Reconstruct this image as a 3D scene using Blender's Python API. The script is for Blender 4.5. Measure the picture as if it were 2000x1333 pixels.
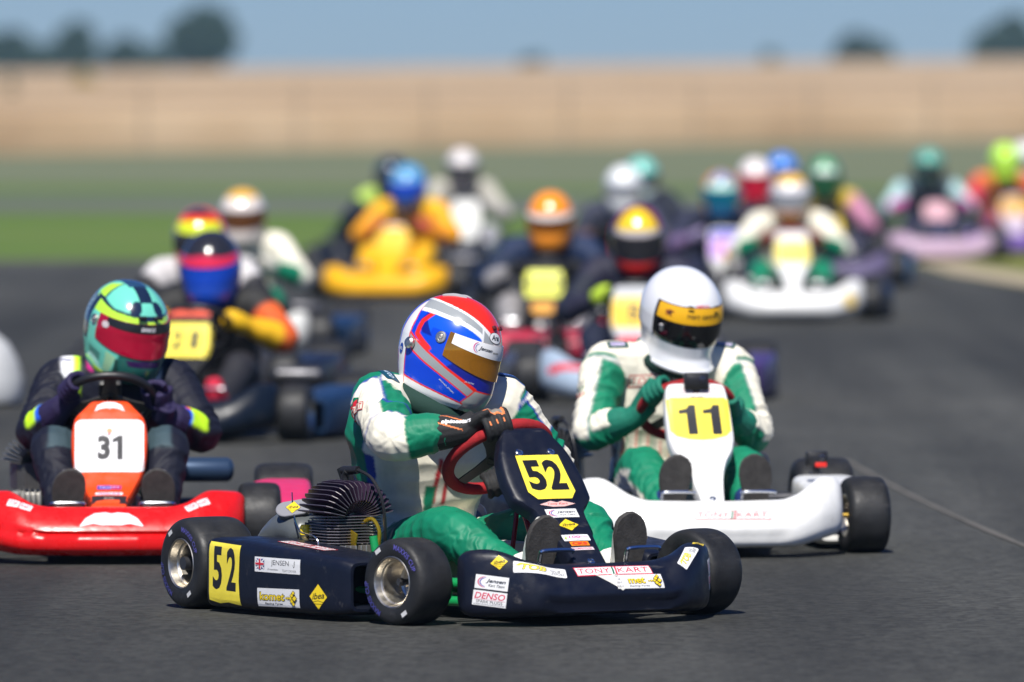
import bpy, bmesh, math, random
import numpy as np
from mathutils import Vector, Matrix, Euler, noise
from mathutils.bvhtree import BVHTree
from math import radians as rad, sin, cos, pi

for _o in list(bpy.data.objects):
    bpy.data.objects.remove(_o)
SC = bpy.context.scene
COL = SC.collection
random.seed(7)

# ------------------------------------------------------------------ camera
CAM_H = 1.63
FPX = 18000.0                      # focal length in pixels of the 2000 px wide photograph
cam_d = bpy.data.cameras.new("camera")
cam = bpy.data.objects.new("camera", cam_d)
COL.objects.link(cam)
cam_d.sensor_width = 36.0
cam_d.lens = 36.0 * FPX / 2000.0
cam_d.clip_start = 0.5
cam_d.clip_end = 6000
cam.location = (0, 0, CAM_H)
cam.rotation_euler = (rad(90) - (666.5 - 131) / FPX, 0, 0)
cam_d.dof.use_dof = True
cam_d.dof.focus_distance = 27.7
cam_d.dof.aperture_fstop = 3.3
cam_d.dof.aperture_blades = 0
SC.camera = cam

# ------------------------------------------------------------------ sky and sun
SUN_EL, SUN_AZ = 52.0, -173.0        # azimuth of the sun from +Y, clockwise seen from above
w = bpy.data.worlds.new("World")
SC.world = w
w.use_nodes = True
nt = w.node_tree
sky = nt.nodes.new("ShaderNodeTexSky")
sky.sky_type = 'NISHITA'
sky.sun_disc = False
sky.sun_elevation = rad(SUN_EL)
sky.sun_rotation = rad(SUN_AZ)
sky.air_density = 1.0
sky.dust_density = 0.0
sky.ozone_density = 2.0
bg = nt.nodes["Background"]
bg.inputs[1].default_value = 0.050
tint = nt.nodes.new("ShaderNodeMix"); tint.data_type = 'RGBA'; tint.blend_type = 'MULTIPLY'; tint.inputs[0].default_value = 1
tint.inputs[7].default_value = (.42, .655, 1.27, 1)
nt.links.new(sky.outputs[0], tint.inputs[6]); nt.links.new(tint.outputs[2], bg.inputs[0])
sun_d = bpy.data.lights.new("sun", 'SUN')
sun_d.energy = 5.0
sun_d.angle = rad(0.53)
sun_d.color = (1.0, 0.96, 0.89)
sun = bpy.data.objects.new("sun", sun_d)
COL.objects.link(sun)
_sd = Vector((sin(rad(SUN_AZ)) * cos(rad(SUN_EL)), cos(rad(SUN_AZ)) * cos(rad(SUN_EL)), sin(rad(SUN_EL))))
sun.rotation_euler = _sd.to_track_quat('Z', 'Y').to_euler()
sun.location = (0, 0, 60)

SC.view_settings.view_transform = 'Standard'
SC.view_settings.look = 'None'
SC.view_settings.exposure = 0.33
SC.view_settings.gamma = 1.0
SC.view_settings.use_curve_mapping = False
SC.render.engine = 'CYCLES'
SC.cycles.use_denoising = True
SC.cycles.max_bounces = 8
SC.cycles.volume_bounces = 1
SC.cycles.sample_clamp_indirect = 6.0

# ------------------------------------------------------------------ colour and materials
def lin(r, g, b):
    return tuple(((c / 255.0) / 12.92 if c <= 10.3 else (((c / 255.0) + .055) / 1.055) ** 2.4) for c in (r, g, b))

MATS = {}
def nodes_of(m):
    m.use_nodes = True
    return m.node_tree, m.node_tree.nodes["Principled BSDF"]

def mat(name, col=(.5, .5, .5), rough=.5, wrinkle=0.0, scuff=0.0, metal=0.0, coat=0.0, bump=0.0, bscale=60.0, var=0.0, vscale=8.0, rvar=0.0, vcol=False, spec=.5, aniso=0.0):
    """Principled material with optional noise in colour, roughness and relief."""
    if name in MATS:
        return MATS[name]
    m = bpy.data.materials.new(name)
    nt, p = nodes_of(m)
    N, L = nt.nodes, nt.links
    p.inputs["Base Color"].default_value = (*col, 1)
    p.inputs["Roughness"].default_value = rough
    p.inputs["Metallic"].default_value = metal
    p.inputs["Coat Weight"].default_value = coat
    p.inputs["Coat Roughness"].default_value = .06
    p.inputs["Specular IOR Level"].default_value = spec
    src = None
    if vcol:
        a = N.new("ShaderNodeAttribute"); a.attribute_name = "Col"
        src = a.outputs["Color"]
    tc = N.new("ShaderNodeTexCoord")
    if var > 0:
        nz = N.new("ShaderNodeTexNoise"); nz.inputs["Scale"].default_value = vscale; nz.inputs["Detail"].default_value = 6
        L.new(tc.outputs["Object"], nz.inputs["Vector"])
        mr = N.new("ShaderNodeMapRange"); mr.inputs[1].default_value = .3; mr.inputs[2].default_value = .7
        mr.inputs[3].default_value = 1 - var; mr.inputs[4].default_value = 1 + var
        L.new(nz.outputs["Fac"], mr.inputs[0])
        mx = N.new("ShaderNodeMix"); mx.data_type = 'RGBA'; mx.blend_type = 'MULTIPLY'; mx.inputs[0].default_value = 1
        if src is None:
            mx.inputs[6].default_value = (*col, 1)
        else:
            L.new(src, mx.inputs[6])
        L.new(mr.outputs[0], mx.inputs[7])
        src = mx.outputs[2]
    if scuff > 0:            # pale scuffs and scratches worn into the plastic
        mp = N.new("ShaderNodeMapping"); mp.inputs["Scale"].default_value = (34, 6, 26); mp.inputs["Rotation"].default_value = (.3, .5, .4)
        L.new(tc.outputs["Object"], mp.inputs["Vector"])
        sz = N.new("ShaderNodeTexNoise"); sz.inputs["Scale"].default_value = 1; sz.inputs["Detail"].default_value = 7; sz.inputs["Roughness"].default_value = .7
        L.new(mp.outputs[0], sz.inputs["Vector"])
        mr = N.new("ShaderNodeMapRange"); mr.inputs[1].default_value = .60; mr.inputs[2].default_value = .78; mr.inputs[3].default_value = 0; mr.inputs[4].default_value = scuff
        L.new(sz.outputs["Fac"], mr.inputs[0])
        mx = N.new("ShaderNodeMix"); mx.data_type = 'RGBA'
        L.new(mr.outputs[0], mx.inputs[0])
        if src is None: mx.inputs[6].default_value = (*col, 1)
        else: L.new(src, mx.inputs[6])
        mx.inputs[7].default_value = (.22, .20, .18, 1)
        src = mx.outputs[2]
    if src is not None:
        L.new(src, p.inputs["Base Color"])
    if rvar > 0:
        nz = N.new("ShaderNodeTexNoise"); nz.inputs["Scale"].default_value = vscale * 1.7; nz.inputs["Detail"].default_value = 8
        L.new(tc.outputs["Object"], nz.inputs["Vector"])
        mr = N.new("ShaderNodeMapRange"); mr.inputs[1].default_value = .3; mr.inputs[2].default_value = .7
        mr.inputs[3].default_value = max(.03, rough - rvar); mr.inputs[4].default_value = min(1, rough + rvar)
        L.new(nz.outputs["Fac"], mr.inputs[0]); L.new(mr.outputs[0], p.inputs["Roughness"])
    if bump > 0:
        nz = N.new("ShaderNodeTexNoise"); nz.inputs["Scale"].default_value = bscale; nz.inputs["Detail"].default_value = 5
        L.new(tc.outputs["Object"], nz.inputs["Vector"])
        b = N.new("ShaderNodeBump"); b.inputs["Strength"].default_value = bump; b.inputs["Distance"].default_value = .004
        L.new(nz.outputs["Fac"], b.inputs["Height"]); L.new(b.outputs[0], p.inputs["Normal"])
        if wrinkle > 0:          # soft crumpled folds in cloth
            wz = N.new("ShaderNodeTexNoise"); wz.noise_type = 'RIDGED_MULTIFRACTAL'; wz.inputs["Scale"].default_value = 6; wz.inputs["Detail"].default_value = 2.5
            wz.inputs["Distortion"].default_value = 1.1
            L.new(tc.outputs["Object"], wz.inputs["Vector"])
            b2 = N.new("ShaderNodeBump"); b2.inputs["Strength"].default_value = wrinkle; b2.inputs["Distance"].default_value = .010
            L.new(wz.outputs["Fac"], b2.inputs["Height"]); L.new(b2.outputs[0], b.inputs["Normal"])
    MATS[name] = m
    return m

def plastic(name, col, rough=.36, spec=.28):
    return mat(name, col, rough, bump=.12, bscale=45, var=.07, vscale=14, rvar=.12, spec=spec, scuff=.35)

SUIT = mat("suit_fabric", vcol=True, wrinkle=.25, rough=.66, bump=.25, bscale=38, var=.12, vscale=18, spec=.3)
SATIN = mat("satin_suit_fabric", vcol=True, wrinkle=.3, rough=.55, bump=.25, bscale=30, var=.13, vscale=16, spec=.32)
HELM = mat("helmet_paint", vcol=True, rough=.2, coat=.6)
STICK = mat("sticker_print", vcol=True, rough=.35, var=.05, vscale=30)
GLOVE = mat("glove_fabric", vcol=True, rough=.75, bump=.4, bscale=120, var=.12, vscale=40)
RUBBER = mat("tyre_rubber", (.017, .0175, .019), .56, bump=.3, bscale=70, var=.35, vscale=14, rvar=.14, scuff=.22, spec=.35)
ALU = mat("polished_aluminium", (.58, .54, .47), .36, metal=1, var=.12, vscale=25, rvar=.1)
CHROME = mat("chrome_tube", (.7, .72, .75), .15, metal=1)
STEEL = mat("dark_steel", (.1, .1, .11), .4, metal=.8, var=.2, vscale=30)
BLACK = mat("black_plastic", (.012, .012, .014), .42, bump=.1, bscale=80)
SOLE = mat("rubber_sole", (.035, .032, .03), .8, bump=.5, bscale=160, var=.3, vscale=40)
FIN = mat("anodised_fin", (.050, .026, .060), .48, metal=.2, var=.25, vscale=30)
FINB = mat("machined_fin", (.05, .05, .052), .42, metal=.6, var=.25, vscale=30)
EDGE = mat("machined_edge", (.30, .29, .29), .55, metal=.9)
GOLD = mat("gold_anodised", (.75, .5, .1), .3, metal=1)

# ------------------------------------------------------------------ mesh helpers
def V3(p):
    return Vector(p)

def frames(pts):
    """parallel transport frames along a polyline"""
    P = [Vector(p) for p in pts]
    T = []
    for i in range(len(P)):
        a = P[max(i - 1, 0)]; b = P[min(i + 1, len(P) - 1)]
        T.append((b - a).normalized())
    up = Vector((0, 0, 1)) if abs(T[0].z) < .9 else Vector((0, 1, 0))
    n = (up - T[0] * up.dot(T[0])).normalized()
    out = []
    for i in range(len(P)):
        n = (n - T[i] * n.dot(T[i])).normalized()
        out.append((P[i], T[i], n, T[i].cross(n)))
    return out

def smooth_path(pts, n=6):
    P = [Vector(p) for p in pts]
    out = []
    for i in range(len(P) - 1):
        p0 = P[max(i - 1, 0)]; p1 = P[i]; p2 = P[i + 1]; p3 = P[min(i + 2, len(P) - 1)]
        for k in range(n):
            t = k / n
            out.append(.5 * ((2 * p1) + (p2 - p0) * t + (2 * p0 - 5 * p1 + 4 * p2 - p3) * t * t + (3 * p1 - p0 - 3 * p2 + p3) * t ** 3))
    out.append(P[-1])
    return out

def cr(xs, ys, x):
    """smooth interpolation (monotone cubic hermite) of a table"""
    xs = np.asarray(xs, float); ys = np.asarray(ys, float); x = np.clip(np.asarray(x, float), xs[0], xs[-1])
    d = np.diff(ys) / np.diff(xs)
    m = np.zeros_like(ys); m[0] = d[0]; m[-1] = d[-1]
    for i in range(1, len(xs) - 1):
        m[i] = 0 if d[i - 1] * d[i] <= 0 else 2 * d[i - 1] * d[i] / (d[i - 1] + d[i])
    i = np.clip(np.searchsorted(xs, x, side='right') - 1, 0, len(xs) - 2)
    h = xs[i + 1] - xs[i]; t = (x - xs[i]) / h
    return ((2 * t ** 3 - 3 * t ** 2 + 1) * ys[i] + (t ** 3 - 2 * t ** 2 + t) * h * m[i] + (-2 * t ** 3 + 3 * t ** 2) * ys[i + 1] + (t ** 3 - t ** 2) * h * m[i + 1])

class G:
    """collects shapes that become ONE mesh object"""
    def __init__(s):
        s.v, s.f, s.m = [], [], []
    def add(s, V, F, mi=0):
        o = len(s.v)
        s.v.extend([tuple(p) for p in V])
        for f in F:
            s.f.append(tuple(i + o for i in f)); s.m.append(mi)
        return s
    def loft(s, rings, mi=0, caps=(1, 1), closed=True):
        n = len(rings[0]); o = len(s.v)
        for r in rings:
            s.v.extend([tuple(p) for p in r])
        for i in range(len(rings) - 1):
            for j in range(n if closed else n - 1):
                k = (j + 1) % n
                s.f.append((o + i * n + j, o + i * n + k, o + (i + 1) * n + k, o + (i + 1) * n + j)); s.m.append(mi)
        if caps[0]:
            s.f.append(tuple(o + j for j in reversed(range(n)))); s.m.append(mi)
        if caps[1]:
            q = o + (len(rings) - 1) * n
            s.f.append(tuple(q + j for j in range(n))); s.m.append(mi)
        return s
    def tube(s, pts, r, seg=10, mi=0, caps=(1, 1)):
        fr = frames(pts)
        rs = r if hasattr(r, '__len__') else [r] * len(fr)
        s.loft([[p + n * (cos(2 * pi * k / seg) * q) + b * (sin(2 * pi * k / seg) * q) for k in range(seg)] for (p, t, n, b), q in zip(fr, rs)], mi, caps)
        return s
    def lathe(s, prof, seg=32, M=None, mi=0, caps=(0, 0)):
        """profile (radius, height) turned about the Z axis of M"""
        M = M or Matrix.Identity(4)
        s.loft([[M @ Vector((r * cos(2 * pi * k / seg), r * sin(2 * pi * k / seg), h)) for k in range(seg)] for r, h in prof], mi, caps)
        return s
    def box(s, c, size, R=None, bev=.003, mi=0):
        hx, hy, hz = (d / 2 for d in size)
        b = min(bev, hx * .9, hy * .9, hz * .9)
        R = R or Matrix.Identity(3)
        c = Vector(c)
        bm = bmesh.new()
        bmesh.ops.create_cube(bm, size=1)
        for v in bm.verts:
            v.co = Vector((v.co.x * 2 * hx, v.co.y * 2 * hy, v.co.z * 2 * hz))
        if b > 0:
            bmesh.ops.bevel(bm, geom=bm.edges[:] , offset=b, segments=2, affect='EDGES', profile=.5)
        bm.verts.index_update()
        s.add([c + R @ v.co for v in bm.verts], [[v.index for v in f.verts] for f in bm.faces], mi)
        bm.free()
        return s
    def slab(s, outline, th, M, mi=0):
        """outline in the XY plane of M, extruded along its Z by th (centred)"""
        n = len(outline)
        a = [M @ Vector((x, y, -th / 2)) for x, y in outline]
        b = [M @ Vector((x, y, th / 2)) for x, y in outline]
        s.loft([a, b], mi)
        return s
    def mesh(s, name, mats, smooth=True, angle=38):
        me = bpy.data.meshes.new(name)
        me.from_pydata(s.v, [], s.f)
        for m in mats:
            me.materials.append(m)
        if len(mats) > 1:
            me.polygons.foreach_set("material_index", s.m)
        bm = bmesh.new(); bm.from_mesh(me)
        bmesh.ops.recalc_face_normals(bm, faces=bm.faces[:])
        bm.to_mesh(me); bm.free()
        if smooth:
            me.polygons.foreach_set("use_smooth", [True] * len(me.polygons))
            me.set_sharp_from_angle(angle=rad(angle))
        me.update()
        return me
    def build(s, name, mats, parent=None, smooth=True, angle=38):
        return link(name, s.mesh(name, mats if isinstance(mats, (list, tuple)) else [mats], smooth, angle), parent)

def link(name, me, parent=None, M=None):
    o = bpy.data.objects.new(name, me)
    COL.objects.link(o)
    if parent is not None:
        o.parent = parent
    if M is not None:
        o.matrix_local = M
    return o

def empty(name, parent=None, M=None):
    return link(name, None, parent, M)

def tag(o, label=None, cat=None, group=None, kind=None):
    if label: o["label"] = label
    if cat: o["category"] = cat
    if group: o["group"] = group
    if kind: o["kind"] = kind
    return o

def set_col(me, C):
    a = me.attributes.new("Col", 'FLOAT_COLOR', 'POINT')
    C = np.asarray(C, dtype=np.float32)
    full = np.ones((len(me.vertices), 4), np.float32); full[:, :3] = C
    a.data.foreach_set("color", full.ravel())

def verts_np(me):
    a = np.empty(len(me.vertices) * 3, np.float32); me.vertices.foreach_get("co", a)
    return a.reshape(-1, 3).astype(float)

def normals_np(me):
    a = np.empty(len(me.vertices) * 3, np.float32); me.vertices.foreach_get("normal", a)
    return a.reshape(-1, 3).astype(float)

def blur_cols(me, C, n=1):
    e = np.empty(len(me.edges) * 2, np.int32); me.edges.foreach_get("vertices", e); e = e.reshape(-1, 2)
    for _ in range(n):
        S = C * 1.0; W = np.ones(len(C))
        for a, b in ((0, 1), (1, 0)):
            np.add.at(S, e[:, a], C[e[:, b]]); np.add.at(W, e[:, a], 1)
        C = S / W[:, None]
    return C

def remeshed(g, voxel, smooth=2, name="tmp"):
    me = g.mesh(name, [BLACK], True)
    o = link(name, me)
    r = o.modifiers.new("r", 'REMESH'); r.mode = 'VOXEL'; r.voxel_size = voxel; r.use_smooth_shade = True
    if smooth:
        s_ = o.modifiers.new("s", 'SMOOTH'); s_.factor = .5; s_.iterations = smooth
    dg = bpy.context.evaluated_depsgraph_get(); dg.update()
    out = bpy.data.meshes.new_from_object(o.evaluated_get(dg))
    bpy.data.objects.remove(o); bpy.data.meshes.remove(me)
    out.materials.clear()
    out.polygons.foreach_set("use_smooth", [True] * len(out.polygons))
    return out

def bvh_of(me, M=None):
    vs = [v.co.copy() for v in me.vertices]
    if M is not None:
        vs = [M @ v for v in vs]
    return BVHTree.FromPolygons(vs, [tuple(p.vertices) for p in me.polygons])

# ------------------------------------------------------------------ lettering and stickers
TXT = {}
def text_shape(body, bold=0.0, shear=0.0, space=1.0):
    """flat lettering in a unit box (0..1, 0..1) and its aspect ratio"""
    key = (body, bold, shear, space)
    if key in TXT:
        return TXT[key]
    cu = bpy.data.curves.new("lettering", 'FONT')
    cu.body = body; cu.offset = bold; cu.shear = shear; cu.resolution_u = 3; cu.space_character = space
    o = link("lettering", cu)
    dg = bpy.context.evaluated_depsgraph_get(); dg.update()
    me = bpy.data.meshes.new_from_object(o.evaluated_get(dg))
    v = verts_np(me)[:, :2]
    f = [tuple(p.vertices) for p in me.polygons]
    mn, mx = v.min(0), v.max(0)
    asp = (mx[0] - mn[0]) / max(1e-6, mx[1] - mn[1])
    v = (v - mn) / np.maximum(mx - mn, 1e-6)
    bpy.data.objects.remove(o); bpy.data.curves.remove(cu); bpy.data.meshes.remove(me)
    TXT[key] = (v, f, asp)
    return TXT[key]

def rect(x0, y0, x1, y1, c):
    return ('poly', [(x0, y0), (x1, y0), (x1, y1), (x0, y1)], c)

def diamond(cx, cy, w, h, c):
    return ('poly', [(cx, cy - h / 2), (cx + w / 2, cy), (cx, cy + h / 2), (cx - w / 2, cy)], c)

def oval(cx, cy, w, h, c, n=20):
    return ('poly', [(cx + w / 2 * cos(2 * pi * k / n), cy + h / 2 * sin(2 * pi * k / n)) for k in range(n)], c)

def arc(cx, cy, rx, ry, a0, a1, th, c, n=10):
    o = []; i_ = []
    for k in range(n + 1):
        a = rad(a0 + (a1 - a0) * k / n); tt = th * sin(pi * k / n) * .8 + th * .2
        o.append((cx + rx * cos(a), cy + ry * sin(a))); i_.append((cx + (rx - tt) * cos(a), cy + (ry - tt) * sin(a)))
    return ('poly', o + i_[::-1], c)

def rrect(x0, y0, x1, y1, r, c, n=5):
    pts = []
    for (cx, cy, a) in ((x1 - r, y0 + r, -90), (x1 - r, y1 - r, 0), (x0 + r, y1 - r, 90), (x0 + r, y0 + r, 180)):
        for k in range(n + 1):
            pts.append((cx + r * cos(rad(a + 90 * k / n)), cy + r * sin(rad(a + 90 * k / n))))
    return ('poly', pts, c)

def txt(body, cx, cy, w, h, c, bold=.012, shear=0.0, rot=0.0, space=1.0):
    return ('text', body, cx, cy, w, h, c, bold, shear, rot, space)

def sticker(parent, bvh, O, N, U, layers, name="sticker", lift=.0012, step=.0004, cut=.009, M=None, flat=False, mat_=None):
    """a printed decal: layers are laid on the parent's surface seen along N, with U as its upward direction"""
    O = Vector(O); N = Vector(N).normalized(); U = Vector(U)
    U = (U - N * U.dot(N)).normalized(); R = U.cross(N)
    verts, faces, cols = [], [], []
    boxes = []                       # layers that do not overlap share a level
    for li, ly in enumerate(layers):
        bm = bmesh.new()
        if ly[0] == 'poly':
            xs_ = [q[0] for q in ly[1]]; ys_ = [q[1] for q in ly[1]]
            bb = (min(xs_), min(ys_), max(xs_), max(ys_))
        else:
            bb = (ly[2] - ly[4] / 2, ly[3] - ly[5] / 2, ly[2] + ly[4] / 2, ly[3] + ly[5] / 2)
        lv = 0
        for b_, l_ in boxes:
            if b_[0] < bb[2] and b_[2] > bb[0] and b_[1] < bb[3] and b_[3] > bb[1]: lv = max(lv, l_ + 1)
        boxes.append((bb, lv)); li = lv
        if ly[0] == 'poly':
            vs = [bm.verts.new((x, y, 0)) for x, y in ly[1]]
            bm.faces.new(vs); c = ly[2]
        else:
            _, body, cx, cy, w_, h_, c, bold, shear, rot, space = ly
            tv, tf, asp = text_shape(body, bold, shear, space)
            cs, sn = cos(rad(rot)), sin(rad(rot))
            vs = []
            for p in tv:
                x, y = (p[0] - .5) * w_, (p[1] - .5) * h_
                vs.append(bm.verts.new((cx + x * cs - y * sn, cy + x * sn + y * cs, 0)))
            for f in tf:
                try: bm.faces.new([vs[i] for i in f])
                except ValueError: pass
        bm.normal_update()
        bmesh.ops.triangulate(bm, faces=bm.faces[:])
        if not flat:
            for _ in range(4):
                le = [e for e in bm.edges if e.calc_length() > cut]
                if not le: break
                bmesh.ops.subdivide_edges(bm, edges=le, cuts=1)
                bmesh.ops.triangulate(bm, faces=[f for f in bm.faces if len(f.verts) > 3])
        bm.verts.index_update()
        o = len(verts)
        for v in bm.verts:
            P = O + R * v.co.x + U * v.co.y
            off = lift + step * li
            hit = None
            if bvh is not None:
                hit = bvh.ray_cast(P + N * .25, -N, .6)
                if hit[0] is None or abs((hit[0] - O).dot(N)) > .07:
                    hit = bvh.find_nearest(P)
            if hit is not None and hit[0] is not None:
                nn = hit[1] if hit[1].dot(N) > 0 else -hit[1]
                P = hit[0] + (nn * .6 + N * .4) * off
            else:
                P = P + N * off
            verts.append(P); cols.append(c)
        for f in bm.faces:
            faces.append([q.index + o for q in f.verts])
        bm.free()
    me = bpy.data.meshes.new(name)
    me.from_pydata([tuple(v) for v in verts], [], faces)
    me.materials.append(mat_ or STICK)
    set_col(me, cols)
    # lettering must face outwards
    bm = bmesh.new(); bm.from_mesh(me)
    for f in bm.faces:
        if f.normal.dot(N) < 0: f.normal_flip()
    bm.to_mesh(me); bm.free()
    return link(name, me, parent, M)

WHITE = (.78, .78, .78); INK = (.012, .012, .016); YEL = (.85, .62, .02); YEL2 = (.88, .72, .06); RED = (.6, .02, .03)
NAVY = (.008, .012, .03); BLUE = (.015, .05, .4); GREY = (.25, .25, .26); MAG = (.6, .03, .25); GRN = (.004, .15, .07)

def L_ibea(w, h):
    return [diamond(0, 0, w, h, INK), diamond(0, 0, w * .95, h * .95, YEL), txt("ibea", .0, h * .03, w * .66, h * .24, INK, .012, .3, 6),
            ('poly', [(-w * .3, -h * .2), (0, -h * .14), (w * .3, -h * .2), (w * .29, -h * .215), (0, -h * .16), (-w * .29, -h * .215)], INK),
            ('poly', [(-w * .22, -h * .27), (w * .22, -h * .27), (w * .21, -h * .285), (-w * .21, -h * .285)], INK)]

def L_jensen(w, h, sub=True):
    o = [rect(-w / 2, -h / 2, w / 2, h / 2, WHITE),
         arc(-w * .15, 0, w * .28, h * .42, 100, 260, w * .035, (.6, .04, .12)), arc(-w * .11, 0, w * .26, h * .36, 105, 255, w * .03, (.05, .04, .35)),
         txt("Jensen", w * .12, h * .1, w * .6, h * .34, INK, .012, .35)]
    if sub: o.append(txt("Kart Team", w * .15, -h * .2, w * .5, h * .2, INK, .01, .35))
    return o

def L_denso(w, h):
    return [rect(-w / 2, -h / 2, w / 2, h / 2, WHITE), txt("DENSO", 0, h * .17, w * .9, h * .42, (.65, .02, .08), .012, .2),
            rect(-w * .46, -h * .1, w * .46, -h * .085, (.65, .02, .08)), txt("SPARK PLUGS", 0, -h * .23, w * .78, h * .2, INK, 0, 0),
            rect(-w * .46, -h * .42, w * .46, -h * .4, INK)]

def L_tony(w, h, ink=(.62, .03, .06), ground=WHITE):
    return [rect(-w / 2, -h / 2, w / 2, h / 2, ink), rect(-w / 2 + h * .07, -h / 2 + h * .09, w / 2 - h * .07, h / 2 - h * .09, ground),
            txt("TONY", -w * .255, 0, w * .42, h * .56, ink, .006, .12, 0, 1.05), txt("KART", w * .255, 0, w * .42, h * .56, ink, .006, .12, 0, 1.05),
            ('poly', [(-w * .035, -h * .42), (-w * .012, -h * .42), (w * .012, h * .42), (-w * .011, h * .42)], GRN),
            ('poly', [(w * .003, -h * .42), (w * .026, -h * .42), (w * .05, h * .42), (w * .027, h * .42)], ink)]

def L_komet(w, h, cut=False):
    t = "met" if cut else "komet"
    cx, tw = (-w * .06, w * .36) if cut else (-w * .14, w * .6)
    o = [rect(-w / 2, -h / 2, w / 2, h / 2, (.7, .7, .7)), txt(t, cx, h * .06, tw * 1.03, h * .5, INK, .055), txt(t, cx, h * .06, tw * .98, h * .43, YEL, .018),
         txt("Racing Tyres", cx + w * .04, -h * .34, w * .42, h * .13, INK, .012)]
    for (x, y, s_) in ((.2, 0, .05), (.25, 0, .06), (.31, 0, .075), (.345, .16, .09), (.345, -.16, .09), (.41, .0, .11), (.385, .3, .08), (.385, -.3, .08)):
        o.append(diamond(w * x, h * y, w * s_ * 1.15, h * s_ * 3.5, INK)); o.append(diamond(w * x, h * y, w * s_ * .85, h * s_ * 2.6, YEL))
    return o

def L_tob(w, h):
    return [rrect(-w / 2, -h / 2, w / 2, h / 2, h * .12, WHITE), txt("TOB", -w * .12, h * .06, w * .5, h * .6, INK, .05, .3), txt("TOB", -w * .12, h * .06, w * .47, h * .52, YEL2, .018, .3),
            ('poly', [(-w * .46, h * .12), (-w * .38, h * .36), (w * .1, h * .36), (w * .1, h * .3), (-w * .35, h * .28), (-w * .38, h * .12)], YEL2),
            txt("GLB", w * .3, h * .12, w * .2, h * .26, INK, 0, .3), txt("2000", w * .32, -h * .2, w * .26, h * .3, INK, 0, .3)]

def flag_uk(cx, cy, w, h):
    b, r, wt = (.02, .03, .22), (.6, .02, .04), WHITE
    o = [rect(cx - w / 2, cy - h / 2, cx + w / 2, cy + h / 2, b)]
    for sg in (1, -1):
        d = h * .12
        o.append(('poly', [(cx - w / 2, cy - sg * h / 2 - 0 + sg * d), (cx - w / 2, cy - sg * h / 2), (cx - w / 2 + d, cy - sg * h / 2), (cx + w / 2, cy + sg * h / 2 - sg * d), (cx + w / 2, cy + sg * h / 2), (cx + w / 2 - d, cy + sg * h / 2)], wt))
    o += [rect(cx - w * .16, cy - h / 2, cx + w * .16, cy + h / 2, wt), rect(cx - w / 2, cy - h * .17, cx + w / 2, cy + h * .17, wt),
          rect(cx - w * .09, cy - h / 2, cx + w * .09, cy + h / 2, r), rect(cx - w / 2, cy - h * .1, cx + w / 2, cy + h * .1, r)]
    return o

# ================================================================== setting
def sheet(name, pts, z, m, kind='structure', sub=0):
    g = G(); g.add([(x, y, z) for x, y in pts], [tuple(range(len(pts)))])
    o = g.build(name, m, smooth=False)
    return tag(o, kind=kind)

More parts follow.
